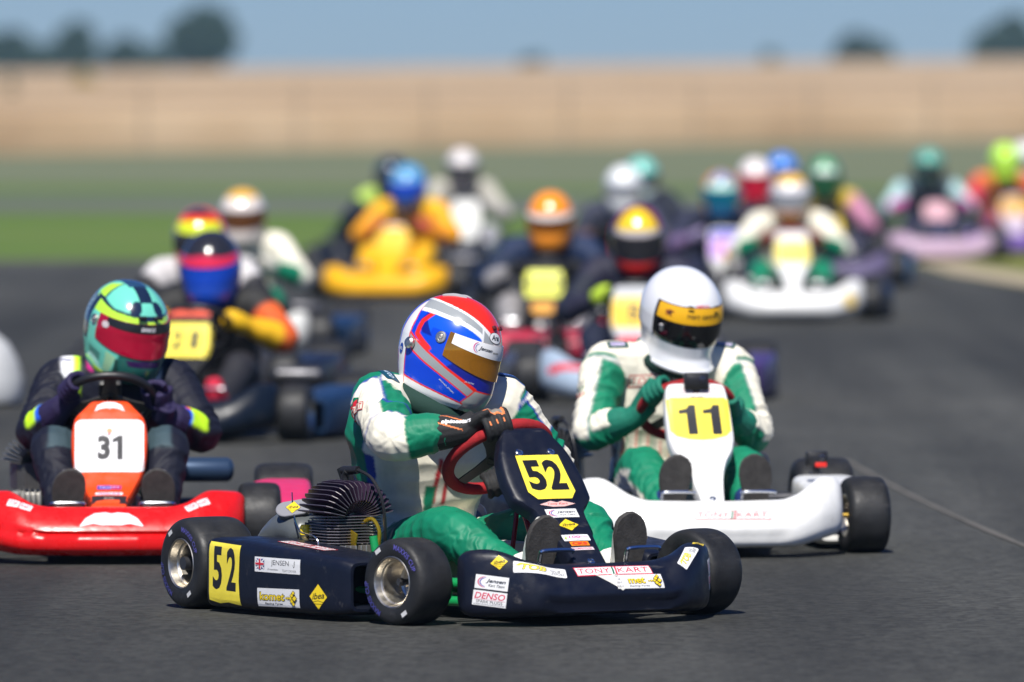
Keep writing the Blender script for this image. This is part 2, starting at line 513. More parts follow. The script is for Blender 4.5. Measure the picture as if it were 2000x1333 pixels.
def ground_mat(name, cols, scale, bump=.3, bscale=30, stretch=(1, 1, 1), rough=.9, speck=0.0):
    m = bpy.data.materials.new(name); nt, p = nodes_of(m); N, L = nt.nodes, nt.links
    p.inputs["Roughness"].default_value = rough
    p.inputs["Specular IOR Level"].default_value = .3
    tc = N.new("ShaderNodeTexCoord"); mp = N.new("ShaderNodeMapping"); mp.inputs["Scale"].default_value = stretch
    L.new(tc.outputs["Object"], mp.inputs["Vector"])
    n1 = N.new("ShaderNodeTexNoise"); n1.inputs["Scale"].default_value = scale; n1.inputs["Detail"].default_value = 8; n1.inputs["Roughness"].default_value = .6
    L.new(mp.outputs[0], n1.inputs["Vector"])
    rp = N.new("ShaderNodeValToRGB")
    el = rp.color_ramp.elements
    el[0].position = .32; el[0].color = (*cols[0], 1); el[1].position = .68; el[1].color = (*cols[-1], 1)
    if len(cols) == 3:
        e = el.new(.5); e.color = (*cols[1], 1)
    L.new(n1.outputs["Fac"], rp.inputs[0])
    src = rp.outputs[0]
    n2 = N.new("ShaderNodeTexNoise"); n2.inputs["Scale"].default_value = bscale; n2.inputs["Detail"].default_value = 4
    L.new(tc.outputs["Object"], n2.inputs["Vector"])
    if speck > 0:
        vo = N.new("ShaderNodeTexVoronoi"); vo.inputs["Scale"].default_value = 42
        L.new(tc.outputs["Object"], vo.inputs["Vector"])
        sep = N.new("ShaderNodeSeparateColor"); L.new(vo.outputs["Color"], sep.inputs[0])
        mr = N.new("ShaderNodeMapRange"); mr.inputs[1].default_value = 0; mr.inputs[2].default_value = 1
        mr.inputs[3].default_value = 1 - speck; mr.inputs[4].default_value = 1 + speck
        L.new(sep.outputs[0], mr.inputs[0])
        mx = N.new("ShaderNodeMix"); mx.data_type = 'RGBA'; mx.blend_type = 'MULTIPLY'; mx.inputs[0].default_value = 1
        L.new(src, mx.inputs[6]); L.new(mr.outputs[0], mx.inputs[7]); src = mx.outputs[2]
    if speck > 0:            # rubbered-in lines and dusty streaks along the track, patches of older surface
        for sc_, st_, lo_, hi_, d_ in ((1.0, (1.5, .045, 1), .66, 1.36, 5), (.11, (1, .35, 1), .70, 1.34, 3)):
            mp2 = N.new("ShaderNodeMapping"); mp2.inputs["Scale"].default_value = st_; mp2.inputs["Rotation"].default_value = (0, 0, .10)
            L.new(tc.outputs["Object"], mp2.inputs["Vector"])
            n3 = N.new("ShaderNodeTexNoise"); n3.inputs["Scale"].default_value = sc_; n3.inputs["Detail"].default_value = d_
            L.new(mp2.outputs[0], n3.inputs["Vector"])
            mr = N.new("ShaderNodeMapRange"); mr.inputs[1].default_value = .33; mr.inputs[2].default_value = .67; mr.inputs[3].default_value = lo_; mr.inputs[4].default_value = hi_
            L.new(n3.outputs["Fac"], mr.inputs[0])
            mx = N.new("ShaderNodeMix"); mx.data_type = 'RGBA'; mx.blend_type = 'MULTIPLY'; mx.inputs[0].default_value = 1
            L.new(src, mx.inputs[6]); L.new(mr.outputs[0], mx.inputs[7]); src = mx.outputs[2]
    L.new(src, p.inputs["Base Color"])
    b = N.new("ShaderNodeBump"); b.inputs["Strength"].default_value = bump; b.inputs["Distance"].default_value = .01
    L.new(n2.outputs["Fac"], b.inputs["Height"]); L.new(b.outputs[0], p.inputs["Normal"])
    return m

ASPH = ground_mat("asphalt", [(.030, .031, .028), (.043, .0435, .039), (.057, .057, .051)], .42, bump=.7, bscale=55, stretch=(1.0, .30, 1), rough=.86, speck=.42)
ASPHF = ground_mat("old_asphalt", [(.085, .10, .075), (.12, .13, .10)], .2, rough=.9)
GRASSM = ground_mat("mown_grass", [(.07, .135, .014), (.092, .152, .024), (.13, .162, .038)], .12, bump=.8, bscale=12, stretch=(.4, 1, 1))
GRASSN = ground_mat("dry_grass", [(.10, .13, .02), (.17, .17, .04)], .5, bump=.8, bscale=12)
DIRT = ground_mat("dusty_verge", [(.33, .27, .17), (.42, .36, .25)], .8)
WHEATM = ground_mat("ripe_wheat", [(.34, .23, .130), (.42, .295, .172), (.49, .36, .225)], .25, bump=1.0, bscale=9, stretch=(1, .3, 1))
FARM = ground_mat("far_fields", [(.13, .15, .06), (.25, .22, .11)], .02)

# ground to the horizon: grass
sheet("ground", [(-2500, -40), (2500, -40), (2500, 3500), (-2500, 3500)], 0.0, GRASSM)
# the circuit: broad near stretch, its far edge curling away to the right
far_edge = [(-40, 77), (-3.2, 77.5), (-1.6, 79), (-.2, 83), (1.5, 90), (4, 95), (9, 99), (40, 104)]
near = [(-40, -20), (40, -20), (40, 50), (6.6, 57.5), (4.6, 62.4), (3.79, 68.1), (3.42, 72.3), (3.32, 76), (3.55, 80), (5, 83), (40, 88)]
sheet("race_track", near + far_edge[::-1], .004, ASPH)
sheet("rough_grass", [(-60, 128), (-12, 126), (0, 124), (9, 126), (60, 130), (60, 290), (-60, 290)], .006, ground_mat("rough_grass", [(.105, .135, .062), (.135, .155, .085), (.17, .17, .105)], .1, bump=.8, bscale=10, stretch=(.3, 1, 1)))
sheet("far_track", [(-60, 104), (-20, 103), (-4, 103.5), (1, 101), (9, 100), (60, 106), (60, 118), (9, 117), (-20, 116), (-60, 117)], .004, ASPHF)
sheet("verge", [(40.2, 50), (6.7, 57.6), (4.65, 62.5), (3.82, 68.2), (3.45, 72.4), (3.36, 76), (3.6, 79.8), (5.1, 82.7), (40.2, 87.6)], .008, DIRT)
sheet("infield_grass", [(40.4, 56), (7.0, 63), (4.9, 67.6), (4.08, 71.6), (3.82, 74.6), (3.72, 77.5), (3.9, 80), (5.3, 81.9), (40.4, 86)], .012, GRASSN)
# a pale joint running across the asphalt on the right
g = G()
jp = smooth_path([(1.38, 38), (1.47, 35.8), (1.575, 33.76), (1.736, 31.25), (1.95, 28.5)], 5)
for i in range(len(jp) - 1):
    a, b = jp[i], jp[i + 1]
    wd = .011 + .007 * random.random()
    g.add([(a.x - wd, a.y, .0075), (a.x + wd, a.y, .0075), (b.x + wd, b.y, .0075), (b.x - wd, b.y, .0075)], [(0, 1, 2, 3)])
tag(g.build("track_joint", ground_mat("joint_filler", [(.095, .09, .08), (.135, .125, .11)], 9), smooth=False), kind='structure')

# standing wheat: an uneven front face and a field that rises gently behind it
def wheat():
    g = G(); nx, ny = 90, 26
    V = []
    for j in range(ny):
        for i in range(nx):
            u = i / (nx - 1); x = -220 + 440 * u
            y0 = 186 + x * 1.7 if abs(x) < 25 else 186 + math.copysign(42, x) + (x - math.copysign(25, x)) * .2
            if j == 0: y, z = y0, 0
            elif j == 1: y, z = y0 + .4, .62 + .1 * noise.noise(Vector((x * .7, 0, 0)))
            else:
                f = ((j - 2) / (ny - 3)) ** 2
                y = y0 + 1.5 + f * 560
                z = .82 + .05 * noise.noise(Vector((x * .5, y * .3, 0))) + f * (.92 + x * .012)
            V.append((x, y, z))
    F = [(j * nx + i, j * nx + i + 1, (j + 1) * nx + i + 1, (j + 1) * nx + i) for j in range(ny - 1) for i in range(nx - 1)]
    g.add(V, F)
    return g.build("wheat_field", WHEATM, angle=180)
tag(wheat(), "ripe tan wheat standing in a long band beyond the grass", "wheat", kind='stuff')

# wire fence along the wheat
fence = tag(empty("wire_fence"), "thin wire fence with slim wooden posts in front of the ripe wheat", "fence")
POSTM = mat("weathered_post", (.27, .21, .15), .9, bump=.5, bscale=40)
pg = G()
pg.tube([(0, 0, 0), (.005, .003, .7), (0, 0, 1.36)], [.024, .022, .02], 8)
post_me = pg.mesh("post", [POSTM])
fx = [(-22.5 + 2.62 * k + random.uniform(-.12, .12)) for k in range(18)]
for x in fx:
    y = 182.5 + 1.7 * x if abs(x) < 25 else 182.5
    link("post", post_me, fence, Matrix.Translation((x, y, 0)) @ Matrix.Rotation(random.uniform(-.03, .03), 4, 'Y'))
wm = mat("fence_wire", (.2, .2, .2), .5, metal=.7)
for z in (.35, .7, 1.02, 1.3):
    wg = G(); wg.tube([(x, 182.4 + 1.7 * x, z + (.01 if i % 2 else 0)) for i, x in enumerate(fx)], .009, 5)
    wg.build("wire", wm, fence)

# trees and hedges far beyond the wheat
LEAF = mat("far_foliage", (.014, .040, .026), .8, var=.35, vscale=.9)
LEAF2 = mat("far_foliage_light", (.06, .085, .03), .8, var=.3, vscale=.9)
BARK = mat("bark", (.07, .05, .035), .9)
def tree(x, y, h, wd, label, cat="tree", leaf=LEAF, seed=0, base=1.5, trunk=True, squat=1.0):
    r = random.Random(seed)
    t = tag(empty("tree" if trunk else "hedge_bush", None, Matrix.Translation((x, y, base))), label, cat)
    if trunk:
        g = G()
        g.tube(smooth_path([(0, 0, -.6), (.1, 0, h * .25), (-.1, .1, h * .6)], 4), [wd * .035] * 9, 8)
        for k in range(6):
            a = k * 1.05
            g.tube([(0, 0, h * .25), (cos(a) * wd * .18, sin(a) * wd * .18, h * .45), (cos(a) * wd * .32, sin(a) * wd * .3, h * .62)], [wd * .02, wd * .014, wd * .006], 6)
        g.build("trunk", BARK, t)
    V, F = [], []
    lobes = []
    for k in range(int(12 + wd * 1.4)):
        a = r.uniform(0, 2 * pi); q = math.sqrt(r.random()) * .62
        zz = r.uniform(.03, .86)
        lim = math.sqrt(max(.05, 1 - ((zz - .34) / .66) ** 2))
        lobes.append((cos(a) * q * wd / 2 * lim, sin(a) * q * wd / 2 * lim, zz * h, r.uniform(.18, .32) * wd * .66))
    for (lx, ly, lz, lr) in lobes:
        for _ in range(300):
            d = Vector((r.gauss(0, 1), r.gauss(0, 1), r.gauss(0, 1) * .8)).normalized() * lr * r.uniform(.55, 1.05)
            c = Vector((lx, ly, lz)) + d
            if c.z < -.7: continue
            s = r.uniform(.4, .75) * (wd / 7)
            n = Vector((r.uniform(-1, 1), r.uniform(-1, 1), r.uniform(-.4, 1))).normalized()
            u = n.orthogonal().normalized() * s; v = n.cross(u)
            o = len(V)
            V += [c - u - v * .6, c + u - v * .5, c + u * .9 + v * .7, c - u * .8 + v * .6]
            F.append((o, o + 1, o + 2, o + 3))
    g = G(); g.add(V, F)
    g.build("crown", leaf, t, smooth=False)
    return t

def far(u, d): return (u - 1000) * d / FPX
D1 = 800
tree(far(398, D1), D1, 4.9, 6.8, "large round dark tree, broadest on the left skyline", seed=3)
tree(far(150, D1), D1, 3.7, 4.6, "rounded tree left of the broadest tree on the skyline", seed=5)
tree(far(240, D1 + 20), D1 + 20, 2.5, 4.6, "low bushy tree in the gap between two taller skyline trees", seed=9)
tree(far(10, D1 + 10), D1 + 10, 2.8, 5.0, "small tree at the left end of the skyline", seed=11)
tree(far(75, D1 + 15), D1 + 15, 1.3, 6.0, "long low hedge joining the two trees at the left of the skyline", "hedge", seed=37, trunk=False)
tree(far(285, D1 + 25), D1 + 25, 1.2, 5.0, "low hedge running up to the broadest skyline tree", "hedge", seed=41, trunk=False)
tree(far(1965, D1), D1, 3.4, 6.6, "wide bushy tree at the right end of the skyline", seed=13, base=1.9)
tree(far(1685, D1), D1, 1.9, 5.4, "long low hedge bush on the right skyline above the wheat", "bush", seed=17, base=1.9, trunk=False)
tree(far(1505, D1), D1, 1.1, 1.9, "small pale bush at the wheat's edge right of centre", "bush", leaf=LEAF2, seed=19, base=1.8, trunk=False)
tree(far(1040, D1), D1, .9, 2.6, "low distant bush in the middle of the skyline", "bush", seed=23, base=1.5, trunk=False)
tree(far(168, 330), 330, 1.6, 1.0, "yellowish shrub standing up out of the wheat on the left", "bush", leaf=mat("yellow_shrub", (.30, .22, .02), .8, var=.3), seed=29, base=.2, trunk=False)
tree(far(20, 240), 240, 1.3, .6, "thin brownish shrub at the left end of the wheat", "bush", leaf=LEAF2, seed=31, base=.2, trunk=False)

# white rounded marker standing at the track edge on the far left
g = G()
prof = [(.005, 0), (.10, .0), (.185, .02), (.20, .06), (.195, .14), (.17, .22), (.125, .30), (.07, .345), (.02, .36), (.001, .362)]
g.lathe(prof, 28)
mk = tag(g.build("track_marker", mat("marker_white_plastic", (.46, .47, .47), .5, var=.1)), "white rounded marker on the asphalt, cut by the left edge of the frame", "track marker")
mk.location = (-2.54, 44.2, .004)

# thin summer haze: one closed box of air round the camera and everything in view
hz = bpy.data.materials.new("haze_air"); hz.use_nodes = True
_n = hz.node_tree.nodes; _n.remove(_n["Principled BSDF"])
pv = _n.new("ShaderNodeVolumePrincipled"); pv.inputs["Color"].default_value = (.45, .76, 1, 1); pv.inputs["Density"].default_value = .00016
hz.node_tree.links.new(pv.outputs[0], _n["Material Output"].inputs["Volume"])
g = G(); g.box((0, 440, 4.5), (700, 900, 11), bev=0)
tag(g.build("haze", hz, smooth=False), kind='stuff')

# ================================================================== kart parts
def tyre_profile(R, wd):
    h = wd / 2
    return [(.066, -h * .78), (.072, -h * .93), (.082, -h * .985), (R * .74, -h), (R * .86, -h * .97), (R * .935, -h * .88), (R * .975, -h * .74), (R * .994, -h * .5), (R, -h * .2),
            (R, h * .2), (R * .994, h * .5), (R * .975, h * .74), (R * .935, h * .88), (R * .86, h * .97), (R * .74, h), (.082, h * .985), (.072, h * .93), (.066, h * .78)]

AXY = Matrix.Rotation(rad(-90), 4, 'X')    # lathe Z -> kart +Y
WHEELS = {}
def wheel_meshes(kind, hi, rimm):
    key = (kind, hi, rimm.name)
    if key in WHEELS: return WHEELS[key]
    R, wd = (.139, .20) if kind == 'rear' else (.129, .14)
    seg = 64 if hi else 24
    tp = tyre_profile(R, wd)
    if hi:
        t = np.linspace(0, 1, len(tp)); tt = np.linspace(0, 1, 44)
        tp = list(zip(cr(t, [p[0] for p in tp], tt), cr(t, [p[1] for p in tp], tt)))
    g = G(); g.lathe(tp, seg, AXY)
    tyre = g.mesh("tyre", [RUBBER], angle=60)
    h = wd / 2
    g = G()
    # outer lip, stepped barrel, wheel centre, hub
    g.lathe([(.0655, h * .70), (.0745, h * .90), (.0765, h * .965), (.0745, h * .985), (.0705, h * .95), (.066, h * .80), (.0645, h * .74), (.0605, h * .70), (.058, h * .62), (.0570, h * .10), (.0560, h * -.30), (.050, h * -.36), (.02, h * -.38), (.001, h * -.38)], seg, AXY)
    g.lathe([(.020, h * -.40), (.020, h * -.22), (.016, h * -.18), (.001, h * -.18)], 16, AXY, mi=1)
    g.lathe([(.0655, -h * .70), (.0745, -h * .93), (.0705, -h * .95), (.058, -h * .7), (.057, h * -.45)], seg, AXY)
    for k in range(3):
        a = 2 * pi * k / 3 + .3
        g.lathe([(.007, h * -.39), (.007, h * -.28), (.001, h * -.28)], 6, AXY @ Matrix.Translation((cos(a) * .040, sin(a) * .040, 0)))
    rim = g.mesh("rim", [rimm, STEEL], angle=30)
    WHEELS[key] = (tyre, rim)
    return WHEELS[key]

def ring_text(parent, body, R0, y, a0, wdt, h, col, sgn):
    """lettering printed round a tyre sidewall"""
    tv, tf, asp = text_shape(body, .02, 0, 1.05)
    V = []
    for p in tv:
        a = rad(a0) + sgn * (-1) * (p[0] - .5) * wdt / R0
        r = R0 + (p[1] - .5) * h
        V.append((r * cos(a), y, r * sin(a)))
    me = bpy.data.meshes.new("sticker"); me.from_pydata(V, [], tf); me.materials.append(STICK); set_col(me, [col] * len(V))
    return link("sticker", me, parent)

def add_wheel(kart, kind, x, y, hi, rimm, steer=0, letter=False, R=None):
    R_, wd = (.139, .20) if kind == 'rear' else (.129, .14)
    tyre, rim = wheel_meshes(kind, hi, rimm)
    s = 1 if y > 0 else -1
    M = Matrix.Translation((x, y, R_ - .003)) @ Matrix.Rotation(rad(steer), 4, 'Z') @ Matrix.Rotation(random.uniform(0, 6), 4, 'Y')
    Mw = Matrix.Translation((x, y, R_ - .003)) @ Matrix.Rotation(rad(steer), 4, 'Z')
    wl = empty("wheel", kart, Mw)
    F = Matrix.Rotation(0 if s > 0 else pi, 4, 'Z')
    link("tyre", tyre, wl, F); link("rim", rim, wl, F)
    if letter:
        side = wd / 2 + .0014
        o = ring_text(wl, "MAXXIS CUP", .104, -side if s < 0 else side, 52, .115, .016, (.11, .10, .40), 1)
        ring_text(wl, "MAXXIS CUP", .104, -side if s < 0 else side, 212, .115, .016, (.06, .06, .25), 1)
        for a in (122, 302):
            me = bpy.data.meshes.new("sticker")
            M2 = Matrix.Rotation(rad(-a), 4, 'Y')
            me.from_pydata([tuple(M2 @ Vector((.105 + i * .008, -side if s < 0 else side, j))) for i, j in ((-.8, -.012), (.8, -.012), (.8, .012), (-.8, .012))], [], [(0, 1, 2, 3)])
            me.materials.append(STICK); set_col(me, [(.6, .6, .6)] * 4); link("sticker", me, wl)
    return wl

def bumper_mesh(m, hi, style, low=False):
    """front bumper: wide moulded plastic, ends swept up and back; style 'old' has a slot panel, 'new' a full-width crease"""
    W = .425 if low else .445; n = 57 if hi else 21; k = 40 if hi else 18
    g = G(); rings = []
    for i in range(n):
        t = -1 + 2 * i / (n - 1)
        tt = math.copysign(1 - (1 - abs(t)) ** 1.5, t)        # denser towards the ends
        y = tt * W; a = abs(tt)
        if style == 'old':
            zt = float(cr([0, .5, .62, .86, 1], [.186, .19, .205, .262, .255], a)); zb = float(cr([0, .55, .8, 1], [.038, .038, .06, .08], a))
            if low:
                zt = float(cr([0, .42, .60, .84, 1], [.176, .178, .192, .224, .218], a)); zb = float(cr([0, .55, .8, 1], [.034, .032, .030, .034], a))
            xf = float(cr([0, .5, .75, 1], [1.385, 1.375, 1.33, 1.235], a)); xr = float(cr([0, .55, .85, 1], [1.245, 1.23, 1.15, 1.10], a))
        else:
            zt = float(cr([0, .42, .55, .75, 1], [.186, .186, .195, .236, .228], a)); zb = float(cr([0, .6, .85, 1], [.032, .034, .05, .075], a))
            xf = float(cr([0, .5, .8, 1], [1.40, 1.39, 1.34, 1.24], a)); xr = float(cr([0, .5, .8, 1], [1.26, 1.245, 1.17, 1.10], a))
        if low: xr = float(cr([0, .55, .85, 1], [1.245, 1.235, 1.185, 1.165], a))
        h = zt - zb; d = xf - xr
        bx = max(0, min(1, (a - .45) / .35)) if low else 0.0       # ends of the low bumper are boxier
        P = [(xr + d * .02, zb + h * .15), (xr + d * .25, zb), (xf - d * .3, zb - .002), (xf - d * .05, zb + h * .10), (xf, zb + h * .28), (xf - d * .02 * (1 - bx), zb + h * (.46 + .08 * bx)),
             (xf - d * (.14 - .09 * bx), zb + h * (.68 + .10 * bx)), (xf - d * (.36 - .18 * bx), zb + h * (.90 + .05 * bx)), (xf - d * (.62 - .1 * bx), zt), (xr + d * .12, zt - h * .02), (xr, zt - h * .14), (xr, zb + h * .5)]
        cl = smooth_path([(p[0], 0, p[1]) for p in P + P[:1]], 6)
        # resample evenly
        L = [0]
        for q in range(1, len(cl)): L.append(L[-1] + (cl[q] - cl[q - 1]).length)
        s = np.linspace(0, L[-1], k + 1)[:-1]
        xs = np.interp(s, L, [c.x for c in cl]); zs = np.interp(s, L, [c.z for c in cl])
        e = 1.0 if a < .91 else math.sqrt(max(0.02, 1 - ((a - .91) / .09) ** 2.4))
        cx, cz = xr + d * .42, (zt + zb) / 2
        ring = []
        for x, z in zip(xs, zs):
            x2 = cx + (x - cx) * (.4 + .6 * e); z2 = cz + (z - cz) * (.66 + .34 * e)
            if style == 'old' and hi and x > xr + d * .5:
                m1 = min(1, max(0, (.235 - abs(y)) / .016)); zz = (z - zb)
                m2 = min(1, max(0, (zz - .010) / .006)) * min(1, max(0, (.052 - zz) / .006))
                x2 -= (.009 if low else .006) * m1 * m2
            if style == 'new' and x > xr + d * .5:
                zz = z - zb
                x2 -= .016 * math.exp(-((zz - .068) / .007) ** 2) if a < .9 else 0
                x2 -= .010 * max(0, (zz - .075)) / .1
            ring.append((x2, y, z2))
        rings.append(ring)
    g.loft(rings)
    return g.mesh("front_bumper", [m], angle=50)

NOSES = {
    # x, z, half width from top to bottom
    'old52': [(.835, .548, .062), (.862, .556, .072), (.895, .525, .098), (.935, .478, .124), (.99, .41, .136), (1.028, .366, .134), (1.05, .341, .112), (1.068, .322, .088), (1.10, .29, .080), (1.18, .222, .063), (1.245, .170, .055)],
    'old11': [(.865, .562, .088), (.88, .560, .098), (.905, .53, .106), (.95, .465, .112), (1.0, .400, .113), (1.035, .355, .105), (1.075, .310, .075), (1.12, .265, .058), (1.19, .215, .046), (1.255, .172, .038)],
    'new31': [(.85, .513, .055), (.872, .516, .062), (.895, .492, .090), (.918, .460, .118), (.96, .402, .126), (1.01, .338, .122), (1.055, .280, .108), (1.10, .232, .080), (1.145, .21, .066), (1.20, .185, .060), (1.25, .165, .058)],
}
def nose_mesh(m, style, hi):
    st = NOSES[style]
    if hi:
        t = np.linspace(0, 1, len(st)); tt = np.linspace(0, 1, 40)
        st = list(zip(*[cr(t, [s[i] for s in st], tt) for i in range(3)]))
    g = G(); rings = []
    for i, (x, z, w) in enumerate(st):
        a = st[max(0, i - 1)]; b = st[min(len(st) - 1, i + 1)]
        T = Vector((b[0] - a[0], 0, b[1] - a[1])).normalized(); Nn = Vector((-T.z, 0, T.x))
        if Nn.z < 0: Nn = -Nn
        d = .045
        pts = [(-w * 1.0, -d), (-w * 1.0, -.022), (-w * .985, -.010), (-w * .93, -.002), (-w * .8, 0), (-w * .4, .001), (0, .0015), (w * .4, .001), (w * .8, 0), (w * .93, -.002), (w * .985, -.010), (w, -.022), (w, -d),
               (w - .005, -d), (w * .95 - .004, -.014), (w * .7, -.008), (-w * .7, -.008), (-w * .95 + .004, -.014), (-w + .005, -d)]
        rings.append([Vector((x, 0, z)) + Nn * q + Vector((0, p, 0)) for p, q in pts])
    g.loft(rings)
    return g.mesh("nose_fairing", [m], angle=45)

def pod_mesh(m, s, hi, style):
    """side pod moulded box; s=+1 left, -1 right"""
    k = 28 if hi else 14
    if style == 'old':
        st = [(.150, .60, .665, .024, .205), (.158, .50, .672, .016, .218), (.18, .46, .676, .013, .222), (.30, .44, .676, .013, .222), (.50, .43, .668, .014, .212), (.70, .42, .650, .015, .20), (.80, .42, .632, .017, .192), (.845, .42, .618, .020, .186), (.868, .425, .606, .028, .178)]
    else:
        st = [(.150, .60, .665, .045, .19), (.16, .54, .672, .04, .215), (.20, .50, .676, .035, .23), (.35, .46, .676, .033, .225), (.55, .44, .668, .034, .20), (.72, .43, .64, .036, .17), (.80, .43, .61, .04, .15), (.845, .44, .585, .05, .13)]
    if hi:
        t = [q[0] for q in st]; tt = np.concatenate([np.linspace(t[0], t[2], 6)[:-1], np.linspace(t[2], t[-3], 16)[:-1], np.linspace(t[-3], t[-1], 6)])
        st = list(zip(tt, *[cr(t, [q[i] for q in st], tt) for i in range(1, 5)]))
    def ring(x, yi, yo, zb, zt, sc=1.0):
        cy, cz = (yi + yo) / 2, (zb + zt) / 2; hy, hz = (yo - yi) / 2 * sc, (zt - zb) / 2 * sc
        out = []
        for j in range(k):
            a = 2 * pi * (j + .5) / k
            c, s_ = cos(a), sin(a); e = .26
            out.append((x, s * (cy + hy * math.copysign(abs(c) ** e, c)), cz + hz * math.copysign(abs(s_) ** e, s_)))
        return out
    rings = [ring(*q) for q in st]
    q = st[-1]
    rings += [ring(q[0] + .006, q[1], q[2], q[3], q[4], .96), ring(q[0] + .006, q[1], q[2], q[3], q[4], .86), ring(q[0] - .02, q[1], q[2], q[3], q[4], .80), ring(q[0] - .14, q[1], q[2], q[3], q[4], .74)]
    g = G(); g.loft(rings)
    return g.mesh("sidepod", [m], angle=50)

def add_engine(kart, y0, hi, finm, x0=.40, z0=.205, spark=True):
    e = empty("engine", kart, Matrix.Translation((x0, y0, 0)))
    nf = 10 if hi else 6
    # crankcase with vertical ribs
    g = G(); g.box((0, 0, z0 - .055), (.15, .13, .10), bev=.012)
    for k in range(8):
        g.box((.052 - .0 * k, -.062 + .018 * k, z0 - .04), (.11, .006, .085), bev=.002)
        g.box((-.07 + .02 * k, -.066, z0 - .045), (.006, .04, .085), bev=.002)
    g.build("crankcase", mat("cast_aluminium", (.33, .32, .30), .45, metal=.8, var=.2, vscale=30), e)
    # horizontal cylinder fins
    hw, hd = .094, .078
    for k in range(nf):
        z = z0 + .008 + k * (.088 / nf)
        c = .026
        out = [(-hd + c, -hw), (hd - c, -hw), (hd, -hw + c), (hd, hw - c), (hd - c, hw), (-hd + c, hw), (-hd, hw - c), (-hd, -hw + c)]
        f = G(); f.slab(out, .003, Matrix.Translation((0, 0, z)))
        q = [(x * 1.006, y * 1.006) for x, y in out]
        f.loft([[(x * .985, y * .985, z - .0016) for x, y in out], [(x, y, z - .0008) for x, y in q], [(x, y, z + .0008) for x, y in q], [(x * .985, y * .985, z + .0016) for x, y in out]], 1, (0, 0))
        f.build("cooling_fin", [finm, EDGE], e, angle=25)
    f = G(); f.lathe([(.045, z0), (.045, z0 + .10)], 20); f.build("cylinder_barrel", STEEL, e)
    # sunburst head: plates fanned about the fore-aft axis
    zc = z0 + .078; nb = 19 if hi else 9
    for k in range(nb):
        a = -78 + 156 * k / (nb - 1)
        Rm = Matrix.Translation((0, 0, zc)) @ Matrix.Rotation(rad(a), 4, 'X')
        r1 = .114 + .012 * abs(a) / 78
        L = .095
        out = [(-.035, .012), (.035, .012), (.060, .030), (L, .060), (L, r1 * .86), (L * .82, r1 * .97), (L * .5, r1), (-L * .5, r1), (-L * .82, r1 * .97), (-L, r1 * .86), (-L, .060), (-.060, .030)]
        P = [Rm @ Vector((x, 0, z)) for x, z in out]
        th = (Rm.to_3x3() @ Vector((0, .0013, 0)))
        f = G(); f.loft([[p - th for p in P], [p + th for p in P]])
        q = [Rm @ Vector((x * 1.005, 0, (z - .07) * 1.005 + .07)) for x, z in out]
        f.loft([[p - th * .45 for p in q], [p + th * .45 for p in q]], 1, (0, 0))
        f.build("cooling_fin", [finm, EDGE], e, angle=25)
    f = G(); f.lathe([(.034, zc - .01), (.034, zc + .03), (.02, zc + .045), (.012, zc + .10), (.001, zc + .10)], 16); f.build("cylinder_head", finm, e)
    if spark:
        f = G()
        f.tube(smooth_path([(0, 0, zc + .09), (.0, 0, zc + .128), (.012, .0, zc + .142)], 4), [.011] * 9, 10)
        f.tube([(-.012, .0, zc + .142), (.05, .014, zc + .146)], [.014, .012], 12)
        f.tube(smooth_path([(.05, .014, zc + .146), (.105, .03, zc + .12), (.14, .045, zc + .05), (.13, .06, zc - .06), (.09, .07, zc - .14)], 6), .005, 8)
        f.build("spark_plug_lead", BLACK, e)
    return e

